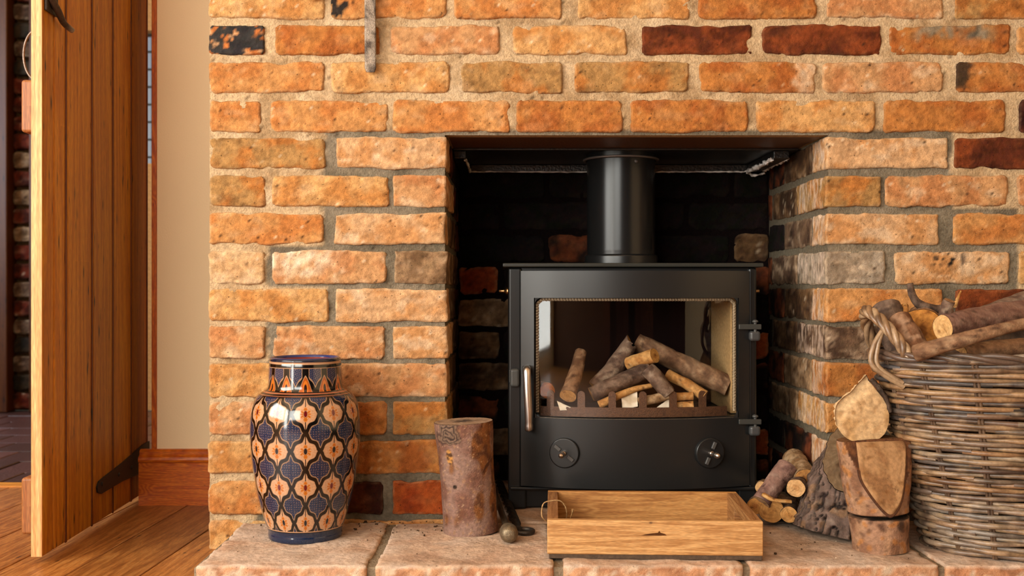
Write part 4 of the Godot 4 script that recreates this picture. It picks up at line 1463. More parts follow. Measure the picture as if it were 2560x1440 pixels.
func cut_end(g: Geo, c: Vector3, nrm: Vector3, ring: PackedVector3Array, pale: Color, heart: Color, sd: float) -> void:
	# a sawn end: growth rings from the pith to the bark
	var m := ring.size()
	var nr := 9
	var pith := c + (ring[0] - c) * 0.12 * n1(c, 40.0, sd)
	var ids := []
	for k in nr + 1:
		var t := float(k) / nr
		for j in m:
			var p := pith.lerp(ring[j], t * 0.985)
			var jit := 0.15 * n1(p, 70.0, sd + 1.0)
			var band := 0.5 + 0.5 * sin((t + jit) * 30.0)
			var col := heart.lerp(pale, ss(0.1, 0.55, t + jit))
			col = col.lerp(Color(col.r * 0.8, col.g * 0.74, col.b * 0.66), band * 0.5)
			col = col.lerp(Color(col.r * 0.55, col.g * 0.45, col.b * 0.36), ss(0.5, 0.85, n1(p, 60.0, sd + 5.0)) * 0.6)
			var ang := TAU * j / m
			var crack := ss(0.10, 0.0, absf(sin(ang * 0.5 + sd))) * (1.0 - t) * 0.6
			col = col.lerp(Color(0.2, 0.13, 0.08), crack)
			ids.append(g.vert(p + nrm * (0.0004 + 0.0004 * n1(p, 180.0, sd + 2.0)), col, Vector2.ZERO, nrm))
	var u := (ring[1] - c).cross(ring[0] - c).dot(nrm) < 0.0
	for k in nr:
		for j in m:
			var a: int = ids[k * m + j]
			var b: int = ids[k * m + (j + 1) % m]
			var cc: int = ids[(k + 1) * m + (j + 1) % m]
			var d: int = ids[(k + 1) * m + j]
			if u:
				g.quad(a, b, cc, d)
			else:
				g.quad(a, d, cc, b)

func log_thing(called: String, label: String, category: String, pts: Array, r0: float, r1: float, kind: String, sd: float, group := "", pale := Color(0.82, 0.62, 0.40), heart := Color(0.66, 0.44, 0.24), flat := 1.0, seg := 26, tilt0 := Vector3.ZERO, tilt1 := Vector3.ZERO) -> Node3D:
	var path := smooth_path(pts, seg)
	var at := path[0]
	for p in path:
		if p.y < at.y:
			at = p
	at.y -= minf(r0, r1)
	var o := thing(called, label, category, at, group)
	var g := Geo.new()
	var rough: float = BARK[kind][3]
	var m := 26
	tube(g, path, func(t: float, a: float, p: Vector3) -> float:
		var r := lerpf(r0, r1, t)
		var k := 1.0 + 0.8 * rough * (n1(p, 26.0, sd) + 0.8 * n1(p, 75.0, sd + 4.0)) + 0.07 * n1(Vector3(cos(a), sin(a), t * 3.0), 0.9, sd + 8.0)
		return r * k * (1.0 - (1.0 - flat) * pow(absf(sin(a)), 2.0)), m, func(_t: float, _a: float, p: Vector3) -> Color: return bark_colour(kind, p, sd), false)
	# slanting cuts: move the end rings along the axis
	var fr := frames(path)
	for e in 2:
		var tl := tilt0 if e == 0 else tilt1
		var k := 0 if e == 0 else path.size() - 1
		var ring := PackedVector3Array()
		for j in m:
			var id := k * (m + 1) + j
			var axis: Vector3 = fr[k][2]
			if tl != Vector3.ZERO:
				var d := g.v[id] - path[k]
				g.v[id] -= axis * (d.dot(tl) / axis.dot(tl))
			ring.append(g.v[id])
		g.v[k * (m + 1) + m] = ring[0]
		var nn: Vector3 = fr[k][2] * (-1.0 if e == 0 else 1.0)
		if tl != Vector3.ZERO:
			nn = tl.normalized() * signf(tl.dot(nn))
		var cg := Geo.new()
		cut_end(cg, path[k], nn, ring, pale, heart, sd + e * 3.0)
		put("cut_face", cg, M.cut, o, at)
	put("bark", g, M.bark, o, at)
	return o

func build_stump() -> void:
	# the upright round log at the left jamb
	var sd := 70.0
	var c0 := Vector3(-0.0775, HT, 0.078)
	var c1 := Vector3(-0.0925, 0.2615, 0.078)
	var o := thing("cut_log", "upright round log with smooth purplish peeling bark and a knot near its top", "log", c0)
	var g := Geo.new()
	var knot := Vector3(-0.118, 0.241, 0.127)
	var m := 150
	var n := 130
	var path := smooth_path([c0, c1], n)
	var swirl := func(p: Vector3) -> Vector2:
		return Vector2(p.x - knot.x + 0.006 * n1(p, 55.0, 44.0), p.y - knot.y + 0.006 * n1(p, 55.0, 45.0)) * (1.0 + 0.25 * n1(p, 30.0, 46.0))
	tube(g, path, func(t: float, a: float, p: Vector3) -> float:
		var r := lerpf(0.0515, 0.0558, ss(0.5, 1.0, t)) + 0.0012 * ss(0.15, 0.0, t)
		r *= 1.0 + 0.018 * n1(p, 14.0, sd) + 0.004 * n1(p, 60.0, sd + 1.0)
		if p.z > 0.09:
			var q: Vector2 = swirl.call(p)
			var d := Vector2(q.x * 1.0, q.y * 1.1).length()
			r += 0.006 * ss(0.030, 0.006, d) * (0.75 + 0.35 * sin(d * 900.0)) - 0.004 * ss(0.006, 0.001, d)
			var w := Vector2((p.x + 0.088) * 0.55, p.y - 0.242 - (p.x + 0.088) * 0.25).length()
			r += 0.005 * ss(0.016, 0.003, w)
		return r, m, func(t: float, a: float, p: Vector3) -> Color:
			var c := Color8(150, 118, 106).lerp(Color8(124, 86, 72), ss(-0.2, 0.6, n1(p, 18.0, sd + 2.0)))
			var rust := ss(-0.05, 0.35, n1(Vector3(p.x * 1.4, p.y * 0.6, p.z), 22.0, sd + 3.0) + ss(-0.09, -0.045, p.x) * 0.75 - 0.42)
			c = c.lerp(Color8(134, 80, 36).lerp(Color8(92, 52, 28), ss(-0.2, 0.5, n1(p, 40.0, sd + 4.0))), rust * 0.85)
			c = c.lerp(Color8(176, 132, 92), ss(0.45, 0.7, n1(p, 95.0, sd + 5.0)) * 0.4)
			c = c.lerp(Color8(214, 182, 146), ss(0.7, 0.82, n1(p, 170.0, sd + 6.0)) * 0.6)
			if p.z > 0.09:
				var q: Vector2 = swirl.call(p)
				var d := Vector2(q.x, q.y * 1.1).length()
				c = c.lerp(Color8(128, 104, 86).lerp(Color8(50, 38, 32), ss(-0.2, 0.8, sin(d * 900.0 + 1.0))), ss(0.026, 0.018, d) * 0.85)
				c = c.lerp(Color8(196, 140, 74).lerp(Color8(92, 62, 40), ss(-0.1, 0.5, n1(p, 120.0, 4.0))), ss(0.013, 0.009, Vector2((p.x + 0.116 + 0.15 * (p.y - 0.2)) * 1.8, (p.y - 0.2) * 0.75).length()))
				c = c.lerp(Color8(52, 36, 28), ss(0.0045, 0.003, Vector2(p.x + 0.106, p.y - 0.145).length()))
			return c, false)
	var ring := PackedVector3Array()
	for j in m:
		# the saw cut at the top is not quite level
		var id := n * (m + 1) + j
		g.v[id].y += (g.v[id].x - c1.x) * -0.03
		ring.append(g.v[id])
	g.v[n * (m + 1) + m] = ring[0]
	put("bark", g, M.bark, o, c0)
	g = Geo.new()
	cut_end(g, c1, Vector3.UP, ring, Color8(184, 156, 132), Color8(92, 78, 70), sd)
	put("cut_face", g, M.cut, o, c0)
	g = Geo.new()
	# a flap of bark lifting off
	var fl := PackedVector2Array([Vector2(0, 0), Vector2(0.016, 0.010), Vector2(0.026, 0.026), Vector2(0.019, 0.020), Vector2(0.008, 0.012)])
	prism(g, fl, Transform3D(Basis(Vector3.UP, deg_to_rad(48.0)), Vector3(-0.056, 0.172, 0.1195)), 0.0016, Color8(88, 52, 30))
	put("bark_flap", g, M.bark, o, c0)

func build_bark_stump() -> void:
	# the leaning stump with thick scaly bark and a slanting cut
	var sd := 90.0
	var c0 := Vector3(0.617, HT + 0.0, 0.092)
	var top := Vector3(0.664, 0.300, 0.075)
	var o := thing("bark_stump", "leaning tapered stump with thick scaly dark bark and a slanted grey top", "stump", c0)
	var cutn := Vector3(-0.10, 0.72, 0.68).normalized()
	var cutp := Vector3(0.625, 0.192, 0.092)
	var m := 150
	var n := 120
	var path := smooth_path([c0, top], n)
	var g := Geo.new()
	var cell := FastNoiseLite.new()
	cell.noise_type = FastNoiseLite.TYPE_CELLULAR
	cell.cellular_return_type = FastNoiseLite.RETURN_DISTANCE2_SUB
	cell.fractal_type = FastNoiseLite.FRACTAL_NONE
	cell.frequency = 1.0
	cell.seed = 4
	var plate := func(t: float, a: float) -> float:
		var q := Vector3(cos(a) * 2.3, t * 2.0, sin(a) * 2.3)
		q += Vector3(nz.get_noise_3d(q.x * 1.3, q.y * 1.3, q.z * 1.3 + 9.0), 0.9 * nz.get_noise_3d(q.x * 1.3 + 5.0, q.y * 1.3, q.z * 1.3), nz.get_noise_3d(q.x * 1.3, q.y * 1.3 + 7.0, q.z * 1.3)) * 0.55
		return cell.get_noise_3dv(q) + 1.0
	tube(g, path, func(t: float, a: float, p: Vector3) -> float:
		var r := lerpf(0.079, 0.040, pow(t, 0.85))
		var e: float = plate.call(t, a)
		var ax := c0.lerp(top, t)
		var sp := ax + (p - ax) * 6.0
		return r * (1.0 + 0.05 * n1(p, 16.0, sd)) + 0.0105 * ss(0.015, 0.075, e) * ss(0.0, 0.035, (cutp - sp).dot(cutn)) + 0.0022 * n1(p, 60.0, sd + 1.0) - 0.003 + 0.0012 * n1(p, 150.0, sd + 6.0), m, func(t: float, a: float, p: Vector3) -> Color:
			var e: float = plate.call(t, a)
			var c := Color8(122, 100, 90).lerp(Color8(92, 74, 66), ss(-0.3, 0.5, n1(p, 26.0, sd + 2.0)))
			c = c.lerp(Color8(150, 112, 78), ss(0.25, 0.6, n1(Vector3(p.x, p.y * 0.5, p.z), 34.0, sd + 3.0)) * 0.6)
			c = c.lerp(Color8(152, 138, 128), ss(0.2, 0.7, n1(p, 64.0, sd + 4.0)) * 0.35)
			return c.lerp(Color8(34, 24, 19), ss(0.075, 0.02, e) * 0.92), false)
	# the slanting saw cut faces the eye and a little up
	var ring := PackedVector3Array()
	for j in m:
		var hit := Vector3.ZERO
		for k in range(1, n + 1):
			var id := k * (m + 1) + j
			if hit != Vector3.ZERO:
				g.v[id] = hit
				continue
			var over := (g.v[id] - cutp).dot(cutn)
			if over > 0.0:
				var prev := g.v[id - m - 1]
				var under := (prev - cutp).dot(cutn)
				hit = prev.lerp(g.v[id], clampf(under / (under - over), 0.0, 1.0))
				g.v[id] = hit
		ring.append(g.v[n * (m + 1) + j])
	for k in n + 1:
		g.v[k * (m + 1) + m] = g.v[k * (m + 1)]
	put("bark", g, M.bark, o, c0)
	g = Geo.new()
	var mid := Vector3.ZERO
	for q in ring:
		mid += q / m
	cut_end(g, mid, cutn, ring, Color8(140, 116, 90), Color8(112, 94, 76), sd)
	put("cut_face", g, M.cut, o, c0)

func build_shield_log() -> void:
	# a round log whose upper part is sawn away on a slant: the cut shows as a shield
	var sd := 110.0
	var c0 := Vector3(0.651, HT, 0.222)
	var top := Vector3(0.6405, 0.247, 0.214)
	var o := thing("notched_log", "upright brown log with a large shield shaped saw cut and a slit across its front", "log", c0)
	var m := 96
	var n := 90
	var g := Geo.new()
	var path := smooth_path([c0, top], n)
	tube(g, path, func(t: float, a: float, p: Vector3) -> float:
		var r := lerpf(0.0485, 0.0625, ss(0.05, 0.95, t))
		r *= 1.0 + 0.03 * n1(p, 14.0, sd) + 0.012 * n1(p, 55.0, sd + 1.0)
		# the slit sawn across the front
		if p.z > 0.2:
			r -= 0.012 * ss(0.0034, 0.0014, absf(p.y - 0.1165 - 0.02 * (p.x - 0.65))) * ss(0.708, 0.69, p.x)
		return r, m, func(t: float, a: float, p: Vector3) -> Color:
			var c := Color8(172, 132, 106).lerp(Color8(138, 98, 74), ss(-0.25, 0.5, n1(p, 20.0, sd + 2.0)))
			c = c.lerp(Color8(192, 150, 116), ss(0.1, 0.6, n1(Vector3(p.x, p.y * 0.5, p.z), 30.0, sd + 3.0)) * 0.6)
			c = c.lerp(Color8(186, 122, 66), ss(0.35, 0.6, n1(p, 38.0, sd + 5.0)) * 0.7)
			c = c.lerp(Color8(80, 54, 40), ss(0.35, 0.7, n1(p, 46.0, sd + 4.0)) * 0.6)
			if p.z > 0.2:
				c = c.lerp(Color8(24, 15, 11), ss(0.0034, 0.002, absf(p.y - 0.1165 - 0.02 * (p.x - 0.65))) * ss(0.708, 0.69, p.x))
				c = c.lerp(Color8(58, 42, 34), ss(0.011, 0.004, Vector2(p.x - 0.672, (p.y - 0.104) * 0.8).length()) * 0.8)
			return c, false)
	var cutn := Vector3(0.02, 0.40, 0.92).normalized()
	var pc := Vector3(0.65, 0.145, 0.2785)     # the plane passes here
	var inset := PackedVector3Array()
	for j in m:
		for k in n + 1:
			var id := k * (m + 1) + j
			var over := (g.v[id] - pc).dot(cutn)
			if over > 0.0:
				g.v[id].z -= over / cutn.z
	for k in n + 1:
		g.v[k * (m + 1) + m] = g.v[k * (m + 1)]
	_seam(g, 0, n + 1, m)
	# recolour what was cut, and lay the pale heartwood on it as a raised shield
	var edge := PackedVector2Array()
	for k in g.v.size():
		var over := (g.v[k] - pc).dot(cutn)
		if absf(over) < 0.0004:
			g.c[k] = Color8(112, 70, 42).lerp(Color8(84, 50, 30), ss(-0.3, 0.5, n1(g.v[k], 60.0, sd))).srgb_to_linear()
	put("bark", g, M.bark, o, c0)
	var ring := PackedVector3Array()
	var tr := PackedVector3Array()
	for j in m:
		ring.append(g.v[n * (m + 1) + j])
	g = Geo.new()
	cut_end(g, top, Vector3.UP, ring, Color8(166, 120, 80), Color8(150, 104, 66), sd)
	put("cut_face", g, M.cut, o, c0)
	# the shield
	var sh := PackedVector2Array()
	for p: Vector2 in [Vector2(2140, 1106), Vector2(2148, 1170), Vector2(2154, 1200), Vector2(2170, 1228), Vector2(2192, 1258), Vector2(2212, 1280), Vector2(2226, 1288), Vector2(2240, 1278), Vector2(2254, 1250), Vector2(2262, 1200), Vector2(2265, 1150), Vector2(2262, 1106), Vector2(2225, 1103), Vector2(2180, 1104), Vector2(2140, 1106)]:
		sh.append(p)
	var sp := smooth_path(Array(sh).map(func(q: Vector2) -> Vector3: return Vector3(q.x, q.y, 0)), 60)
	var bx := Vector3(1, 0, 0)
	var by := cutn.cross(bx).normalized()
	bx = by.cross(cutn).normalized()
	var outline := PackedVector2Array()
	for q in sp:
		# where the line of sight meets the slanting face
		var dirv := P(q.x, q.y, 1.0) - Vector3(0, EYE, D)
		var hit := Vector3(0, EYE, D) + dirv * ((pc - Vector3(0, EYE, D)).dot(cutn) / dirv.dot(cutn))
		outline.append(Vector2((hit - pc).dot(bx), (hit - pc).dot(by)))
	g = Geo.new()
	var nr := 16
	var cc := Vector2(0.004, 0.035)
	var np := outline.size()
	for k in nr + 1:
		for j in np:
			var t := float(k) / nr
			var q := cc.lerp(outline[j], t)
			var p := pc + bx * q.x + by * q.y
			var col := Color8(182, 140, 98).lerp(Color8(150, 108, 72), ss(-0.2, 0.6, n1(Vector3(p.x, p.y * 0.5, p.z), 26.0, sd + 6.0) + 0.3 * n1(p, 90.0, sd)))
			col = col.lerp(Color8(120, 78, 42), ss(0.35, 0.75, n1(Vector3(p.x * 0.6, p.y, p.z), 44.0, sd + 7.0)) * 0.55)
			col = col.lerp(Color8(70, 46, 30), ss(0.0016, 0.0005, absf((p.y - 0.168) + 0.3 * (p.x - 0.66) + 0.004 * n1(p, 60.0, 2.0))) * ss(0.63, 0.66, p.x) * 0.5)
			g.vert(p + cutn * (0.0035 * ss(1.0, 0.965, t) + 0.0006 * n1(p, 120.0, sd)), col)
	for k in nr:
		for j in np - 1:
			var a := k * np + j
			g.quad(a, a + np, a + np + 1, a + 1)
	var gr := Geo.new()
	for j in range(5, np - 17):
		for e in 3:
			var q := cc.lerp(outline[j], [0.985, 1.05, 1.09][e])
			var p := pc + bx * q.x + by * q.y
			gr.vert(p + cutn * [0.0012, 0.0018, 0.0006][e], Color8(92, 58, 36) if e < 2 else Color8(60, 38, 24))
	for j in np - 23:
		for e in 2:
			var a := j * 3 + e
			gr.quad(a, a + 1, a + 4, a + 3)
	put("bark_groove", gr, M.bark, o, c0)
	var face := put("shield_face", g, M.cut, o, c0)
	face.set_meta("label", "pale shield shaped sawn face")

func build_split_log() -> void:
	# a split half log with a drop shaped pale end, propped on the two stumps against the basket
	var sd := 130.0
	var zf := 0.225
	var d := D - zf
	var out := []
	for q: Vector2 in [Vector2(2166, 936), Vector2(2150, 955), Vector2(2127, 978), Vector2(2102, 998), Vector2(2088, 1015), Vector2(2088, 1045), Vector2(2096, 1072), Vector2(2112, 1092), Vector2(2136, 1104), Vector2(2166, 1106), Vector2(2192, 1100), Vector2(2212, 1082), Vector2(2222, 1055), Vector2(2220, 1025), Vector2(2208, 998), Vector2(2190, 975), Vector2(2176, 955)]:
		out.append(P(q.x, q.y, d))
	out.append(out[0])
	var loop := smooth_path(out, 84)
	var m := loop.size() - 1
	var c := P(2156, 1040, d)
	var at := Vector3(c.x, P(0, 1105, d).y, 0.17)
	var o := thing("split_log", "split log with a pale drop shaped end resting on the stumps beside the basket", "log", at)
	var g := Geo.new()
	var n := 18
	for k in n + 1:
		var t := float(k) / n
		for j in m + 1:
			var q := loop[j % m]
			var s := 1.0 + 0.03 * n1(q + Vector3(0, 0, t * 0.1), 30.0, sd)
			var p := c + (q - c) * s * (1.0 - 0.28 * t) + Vector3(0.026 * t, -0.014 * t, -0.115 * t)
			var col := bark_colour("dark", p, sd) if j > m * 0.52 or j < 3 else Color8(206, 160, 108).lerp(Color8(170, 122, 74), ss(-0.2, 0.5, n1(p, 40.0, sd)))
			g.vert(p, col)
	for k in n:
		for j in m:
			var a := k * (m + 1) + j
			g.quad(a, a + 1, a + m + 2, a + m + 1)
	put("bark", g, M.bark, o, at)
	# the end grain, with a hairy torn upper left edge and a curl of bark standing off at the right
	g = Geo.new()
	var nr := 14
	for k in nr + 1:
		for j in m:
			var t := float(k) / nr
			var p := c.lerp(loop[j], t)
			var ridge := (p.x - c.x) * 0.75 + (p.y - c.y) * -0.66
			var up := ss(-0.018, -0.034, ridge + 0.006 * n1(p, 40.0, sd + 1.0))
			var col := Color8(222, 184, 138).lerp(Color8(206, 164, 114), ss(-0.2, 0.6, n1(p, 24.0, sd + 2.0)))
			col = col.lerp(Color8(232, 200, 156), up * 0.8)
			col = col.lerp(Color8(164, 118, 72), ss(0.4, 0.8, n1(p, 50.0, sd + 3.0)) * 0.4)
			col = col.lerp(Color8(150, 104, 60), ss(0.006, 0.002, Vector2(p.x - c.x + 0.016, p.y - c.y - 0.006).length()) * 0.5)
			p.z += 0.001 - up * 0.005 * (0.4 + t) + 0.0016 * n1(p, 55.0, sd + 4.0)
			if up > 0.4:
				p += Vector3(-0.0014, 0.0006, 0.0) * n1(p, 400.0, sd + 5.0) * ss(0.8, 1.0, t) * 2.0
			g.vert(p, col)
	for k in nr:
		for j in m:
			var a := k * m + j
			var b := k * m + (j + 1) % m
			g.quad(a, a + m, b + m, b)
	put("cut_face", g, M.cut, o, at)
	g = Geo.new()
	var curl := smooth_path([P(2178, 948, d - 0.004), P(2196, 968, d - 0.006), P(2216, 998, d - 0.006), P(2226, 1030, d - 0.004)], 26)
	tube(g, curl, func(t: float, a: float, p: Vector3) -> float: return (0.0045 - 0.0022 * absf(t - 0.4)) * (1.0 + 0.35 * n1(p, 110.0, sd)), 10, func(_t: float, _a: float, p: Vector3) -> Color: return bark_colour("dark", p, sd + 6.0).darkened(0.25))
	put("bark_edge", g, M.bark, o, at)

# ---------------------------------------------------------------- the vase
func vase_texture() -> ImageTexture:
	# one of the twelve columns of the painted lattice, from foot to lip
	var w := 256
	var h := 2048
	var out := PackedByteArray()
	out.resize(w * h * 3)
	var f := FastNoiseLite.new()
	f.seed = 31
	f.frequency = 0.02
	var black := Vector3(0.035, 0.028, 0.03)
	var peach := Vector3(0.74, 0.56, 0.42)
	var blue := Vector3(0.045, 0.11, 0.20)
	var deep := Vector3(0.03, 0.055, 0.13)
	for yy in h:
		var v := 1.0 - (yy + 0.5) / h            # 0 at the foot, 1 at the lip
		for xx in w:
			var u := (xx + 0.5) / w
			var wob := f.get_noise_2d(xx * 0.0 + sin(TAU * u) * 40.0, yy * 1.0)
			var c := black
			if v < 0.062:
				c = blue * (1.15 + 0.25 * f.get_noise_2d(xx * 3.0, yy * 4.0))
			elif v < 0.067:
				c = black
			elif v < 0.072:
				c = peach
			elif v > 0.985:
				c = blue * 0.9
			elif v > 0.968:
				c = peach * 0.9 if v > 0.972 else black
			elif v > 0.955:
				c = black
			elif v > 0.951:
				c = peach * 0.85
			elif v > 0.826:
				# the collar: blue hanging arches over orange ones
				var t := (v - 0.826) / 0.125
				var x := fposmod(u * 1.0 + 0.5, 1.0) * 2.0 - 1.0
				var ax := absf(x)
				var arch := 1.05 - 1.15 * pow(ax, 1.6) - 0.12 * sin(ax * TAU)
				var dd := (1.0 - t) - arch * 0.86
				var x2 := 1.0 - ax
				var arch2 := 0.8 - 1.25 * pow(x2, 1.4)
				var d2 := t - arch2
				if dd < -0.16 and ax < 0.62:
					var dot := sin(xx * 0.33 + sin(yy * 0.12) * 1.3) * sin(yy * 0.13 + xx * 0.05)
					c = blue * 1.25 if dot < 0.25 else Vector3(0.40, 0.33, 0.36)
				elif dd < -0.07 and ax < 0.68:
					c = peach * 0.8
				elif d2 < -0.16:
					var ff := Vector2(x2 * 1.4, t - 0.12).length()
					c = Vector3(0.62, 0.30, 0.10) if ff > 0.2 else Vector3(0.16, 0.08, 0.06)
					if absf(ff - 0.3) < 0.07:
						c = Vector3(0.75, 0.42, 0.14)
				elif d2 < -0.08:
					c = peach * 0.8
			elif v > 0.80:
				c = black
				if v > 0.815 and v < 0.821:
					c = Vector3(0.62, 0.36, 0.24)
				elif v > 0.803 and v < 0.807:
					c = Vector3(0.55, 0.34, 0.25)
			else:
				# the lattice: cells alternate peach and blue
				var q := (v - 0.121) / 0.1985     # one unit is one peach row
				var a := fposmod(u, 1.0)
				var b := fposmod(q + 0.5, 1.0)
				# peach centred on (0.5, 0.5), blue on (0, 0)
				var pa := absf(a - 0.5) * 2.0
				var pb := (b - 0.5) * 2.0
				var pbb := absf(pb)
				var tt := pa - pbb
				var s := pa + pbb - 1.0 - 0.075 * sin(PI * tt) - 0.06 * sin(TAU * tt) + wob * 0.03
				var th := 0.155
				if s < -th:
					c = peach * (0.96 + 0.12 * f.get_noise_2d(xx * 2.0, yy * 2.0))
					if s > -th - 0.05:
						c = peach * 0.78
					var fl := Vector2(pa * 1.0, (pb + 0.02) * 1.0)
					var r := fl.length()
					var ang := atan2(pb, a - 0.5)
					var pet := 0.30 + 0.06 * cos(ang * 8.0)
					var rowi := int(floor(q + 0.5))
					if pa < 0.028 and r > pet * 0.9:
						c = Vector3(0.14, 0.09, 0.07)
					if r < pet and r > 0.15:
						c = Vector3(0.66, 0.36, 0.10) if cos(ang * 8.0) > -0.2 or r < 0.2 else peach
					if absf(r - pet - 0.02) < 0.02:
						c = Vector3(0.72, 0.46, 0.24)
					var drop := Vector2(pa * 1.25, pb + 0.01 if pb < 0.0 else pb * 0.8).length()
					if drop < 0.165:
						c = peach * 0.75
					if drop < 0.135:
						c = Vector3(0.36, 0.05, 0.05) if rowi % 2 == 1 else Vector3(0.06, 0.065, 0.085)
				elif s > th:
					c = peach * 0.72
					if s > th + 0.10:
						var cellx := xx * 0.28 + (1.6 if int(yy / 13.0) % 2 == 0 else 0.0)
						var dot := sin(cellx + wob * 3.0) + 0.8 * cos(yy * 0.24 + wob * 2.0)
						c = deep.lerp(blue * 1.35, ss(-0.6, 0.5, dot))
						if dot < -0.6:
							c = Vector3(0.34, 0.29, 0.31)
			var k := (yy * w + xx) * 3
			out[k] = int(clampf(c.x, 0.0, 1.0) * 255.0)
			out[k + 1] = int(clampf(c.y, 0.0, 1.0) * 255.0)
			out[k + 2] = int(clampf(c.z, 0.0, 1.0) * 255.0)
	return picture(w, h, out)

func build_vase() -> void:
	var d := 1.98
	var s := d / F
	var at := Vector3(-0.3845, HT, D - d)
	var o := thing("vase", "large glazed vase painted with blue and peach lattice of flowers on the hearth", "vase", at)
	var y := func(py: float) -> float: return (1349.0 - py) * s
	var ctl := [Vector2(88, 1349), Vector2(90.5, 1346), Vector2(91.5, 1338), Vector2(91, 1330), Vector2(95, 1318), Vector2(101, 1300), Vector2(108, 1277), Vector2(115, 1250), Vector2(120.5, 1224), Vector2(126, 1190), Vector2(131, 1155), Vector2(134.5, 1120), Vector2(136, 1085), Vector2(135.6, 1060), Vector2(133, 1035), Vector2(127, 1012), Vector2(117, 995), Vector2(104, 985), Vector2(96, 980), Vector2(92.5, 974), Vector2(91, 962), Vector2(90, 940), Vector2(89, 920), Vector2(88, 912), Vector2(88.5, 906), Vector2(86, 902.5)]
	var pts := ctl.map(func(q: Vector2) -> Vector3: return Vector3(q.x * s, y.call(q.y), 0))
	# v should follow height so that the painted bands keep level
	var prof := smooth_path(pts, 140)
	var g := Geo.new()
	var m := 144
	var hmax := prof[prof.size() - 1].y
	for k in prof.size():
		var dd := prof[mini(k + 1, prof.size() - 1)] - prof[maxi(k - 1, 0)]
		var nn := Vector2(dd.y, -dd.x).normalized()
		for j in m + 1:
			var a := TAU * j / m
			var uu := 12.0 * (PI / 2.0 - a) / TAU + 0.133
			g.vert(at + Vector3(cos(a) * prof[k].x, prof[k].y, sin(a) * prof[k].x), Color.WHITE, Vector2(uu, 1.0 - prof[k].y / hmax), Vector3(cos(a) * nn.x, nn.y, sin(a) * nn.x))
	for k in prof.size() - 1:
		for j in m:
			var a := k * (m + 1) + j
			g.quad(a, a + 1, a + m + 2, a + m + 1)
	var vm := mat("glazed pottery", C(255, 255, 255), 0.13, 0.55)
	vm.albedo_texture = vase_texture()
	vm.normal_enabled = true
	vm.normal_texture = bump(0.02, 3, 5, 1.2)
	vm.normal_scale = 0.12
	vm.clearcoat_enabled = true
	vm.clearcoat = 0.3
	vm.clearcoat_roughness = 0.06
	put("body", g, vm, o, at)
	g = Geo.new()
	var r0 := prof[prof.size() - 1].x
	lathe(g, [Vector2(r0, hmax), Vector2(r0 - 0.0025, hmax + 0.0018), Vector2(r0 - 0.005, hmax + 0.001), Vector2(r0 - 0.0065, hmax - 0.003)], 96, at, Color8(40, 48, 92))
	var rim := put("lip", g, M.glaze, o, at)
	rim.set_meta("label", "dark blue lip")
	g = Geo.new()
	lathe(g, [Vector2(r0 - 0.0065, hmax - 0.003), Vector2(r0 - 0.007, hmax - 0.02), Vector2(r0 - 0.004, hmax - 0.055), Vector2(0.085, hmax - 0.09), Vector2(0.09, 0.18), Vector2(0.06, 0.01), Vector2(0.0, 0.008)], 64, at, Color8(128, 52, 34))
	put("inside", g, M.glaze, o, at)

# ---------------------------------------------------------------- pokers
func build_pokers() -> void:
	var at := Vector3(-0.0215, HT, 0.0)
	var o := thing("poker", "long fire poker lying on the hearth with a rounded brass grey knob towards the viewer", "poker", at)
	var g := Geo.new()
	var tip := Vector3(-0.0042, HT + 0.0165, 0.185)
	var axis := (Vector3(-0.034, HT + 0.018, -0.16) - tip).normalized()
	var sd := axis.cross(Vector3.UP).normalized()
	var xf := Transform3D(Basis(sd, axis, sd.cross(axis)), tip)
	lathe_to(g, [Vector2(0.0, -0.0015), Vector2(0.0075, -0.001), Vector2(0.0092, 0.0005), Vector2(0.0115, 0.0012), Vector2(0.0150, 0.0065), Vector2(0.0166, 0.014), Vector2(0.0166, 0.026), Vector2(0.0150, 0.036), Vector2(0.0105, 0.043), Vector2(0.0075, 0.047)], 32, xf, Color8(150, 134, 110))
	put("knob", g, M.iron, o, at)
	g = Geo.new()
	tube(g, smooth_path([tip + axis * 0.045, tip + axis * 0.2, tip + axis * 0.46], 30), func(_t: float, _a: float, _p: Vector3) -> float: return 0.0062, 12, func(_t: float, _a: float, _p: Vector3) -> Color: return Color8(104, 88, 70))
	put("shaft", g, M.iron, o, at)
	at = Vector3(0.01, HT, 0.03)
	o = thing("fire_hook", "twisted black iron fire tool with a ring end lying beside the poker knob", "fire tool", at)
	g = Geo.new()
	var s0 := Vector3(0.012, HT + 0.0085, 0.10)
	var s1 := Vector3(-0.03, HT + 0.012, -0.36)
	tube(g, smooth_path([s0, s1], 150), func(t: float, a: float, _p: Vector3) -> float: return 0.0078 * (1.0 + 0.22 * cos(a * 4.0 + t * 75.0)) if t > 0.08 else 0.0068, 20, func(_t: float, _a: float, _p: Vector3) -> Color: return Color8(66, 54, 44))
	put("twisted_shaft", g, M.iron, o, at)
	g = Geo.new()
	var rp := PackedVector3Array()
	for k in 41:
		var a := -2.5 + 5.9 * k / 40.0
		rp.append(Vector3(0.0225 + 0.017 * cos(a) + 0.0, HT + 0.0062, 0.106 + 0.017 * sin(a)))
	tube(g, rp, func(t: float, _a: float, _p: Vector3) -> float: return 0.0044 - 0.0012 * ss(0.7, 1.0, t), 12, func(_t: float, _a: float, _p: Vector3) -> Color: return Color8(84, 76, 70))
	put("ring", g, M.iron, o, at)

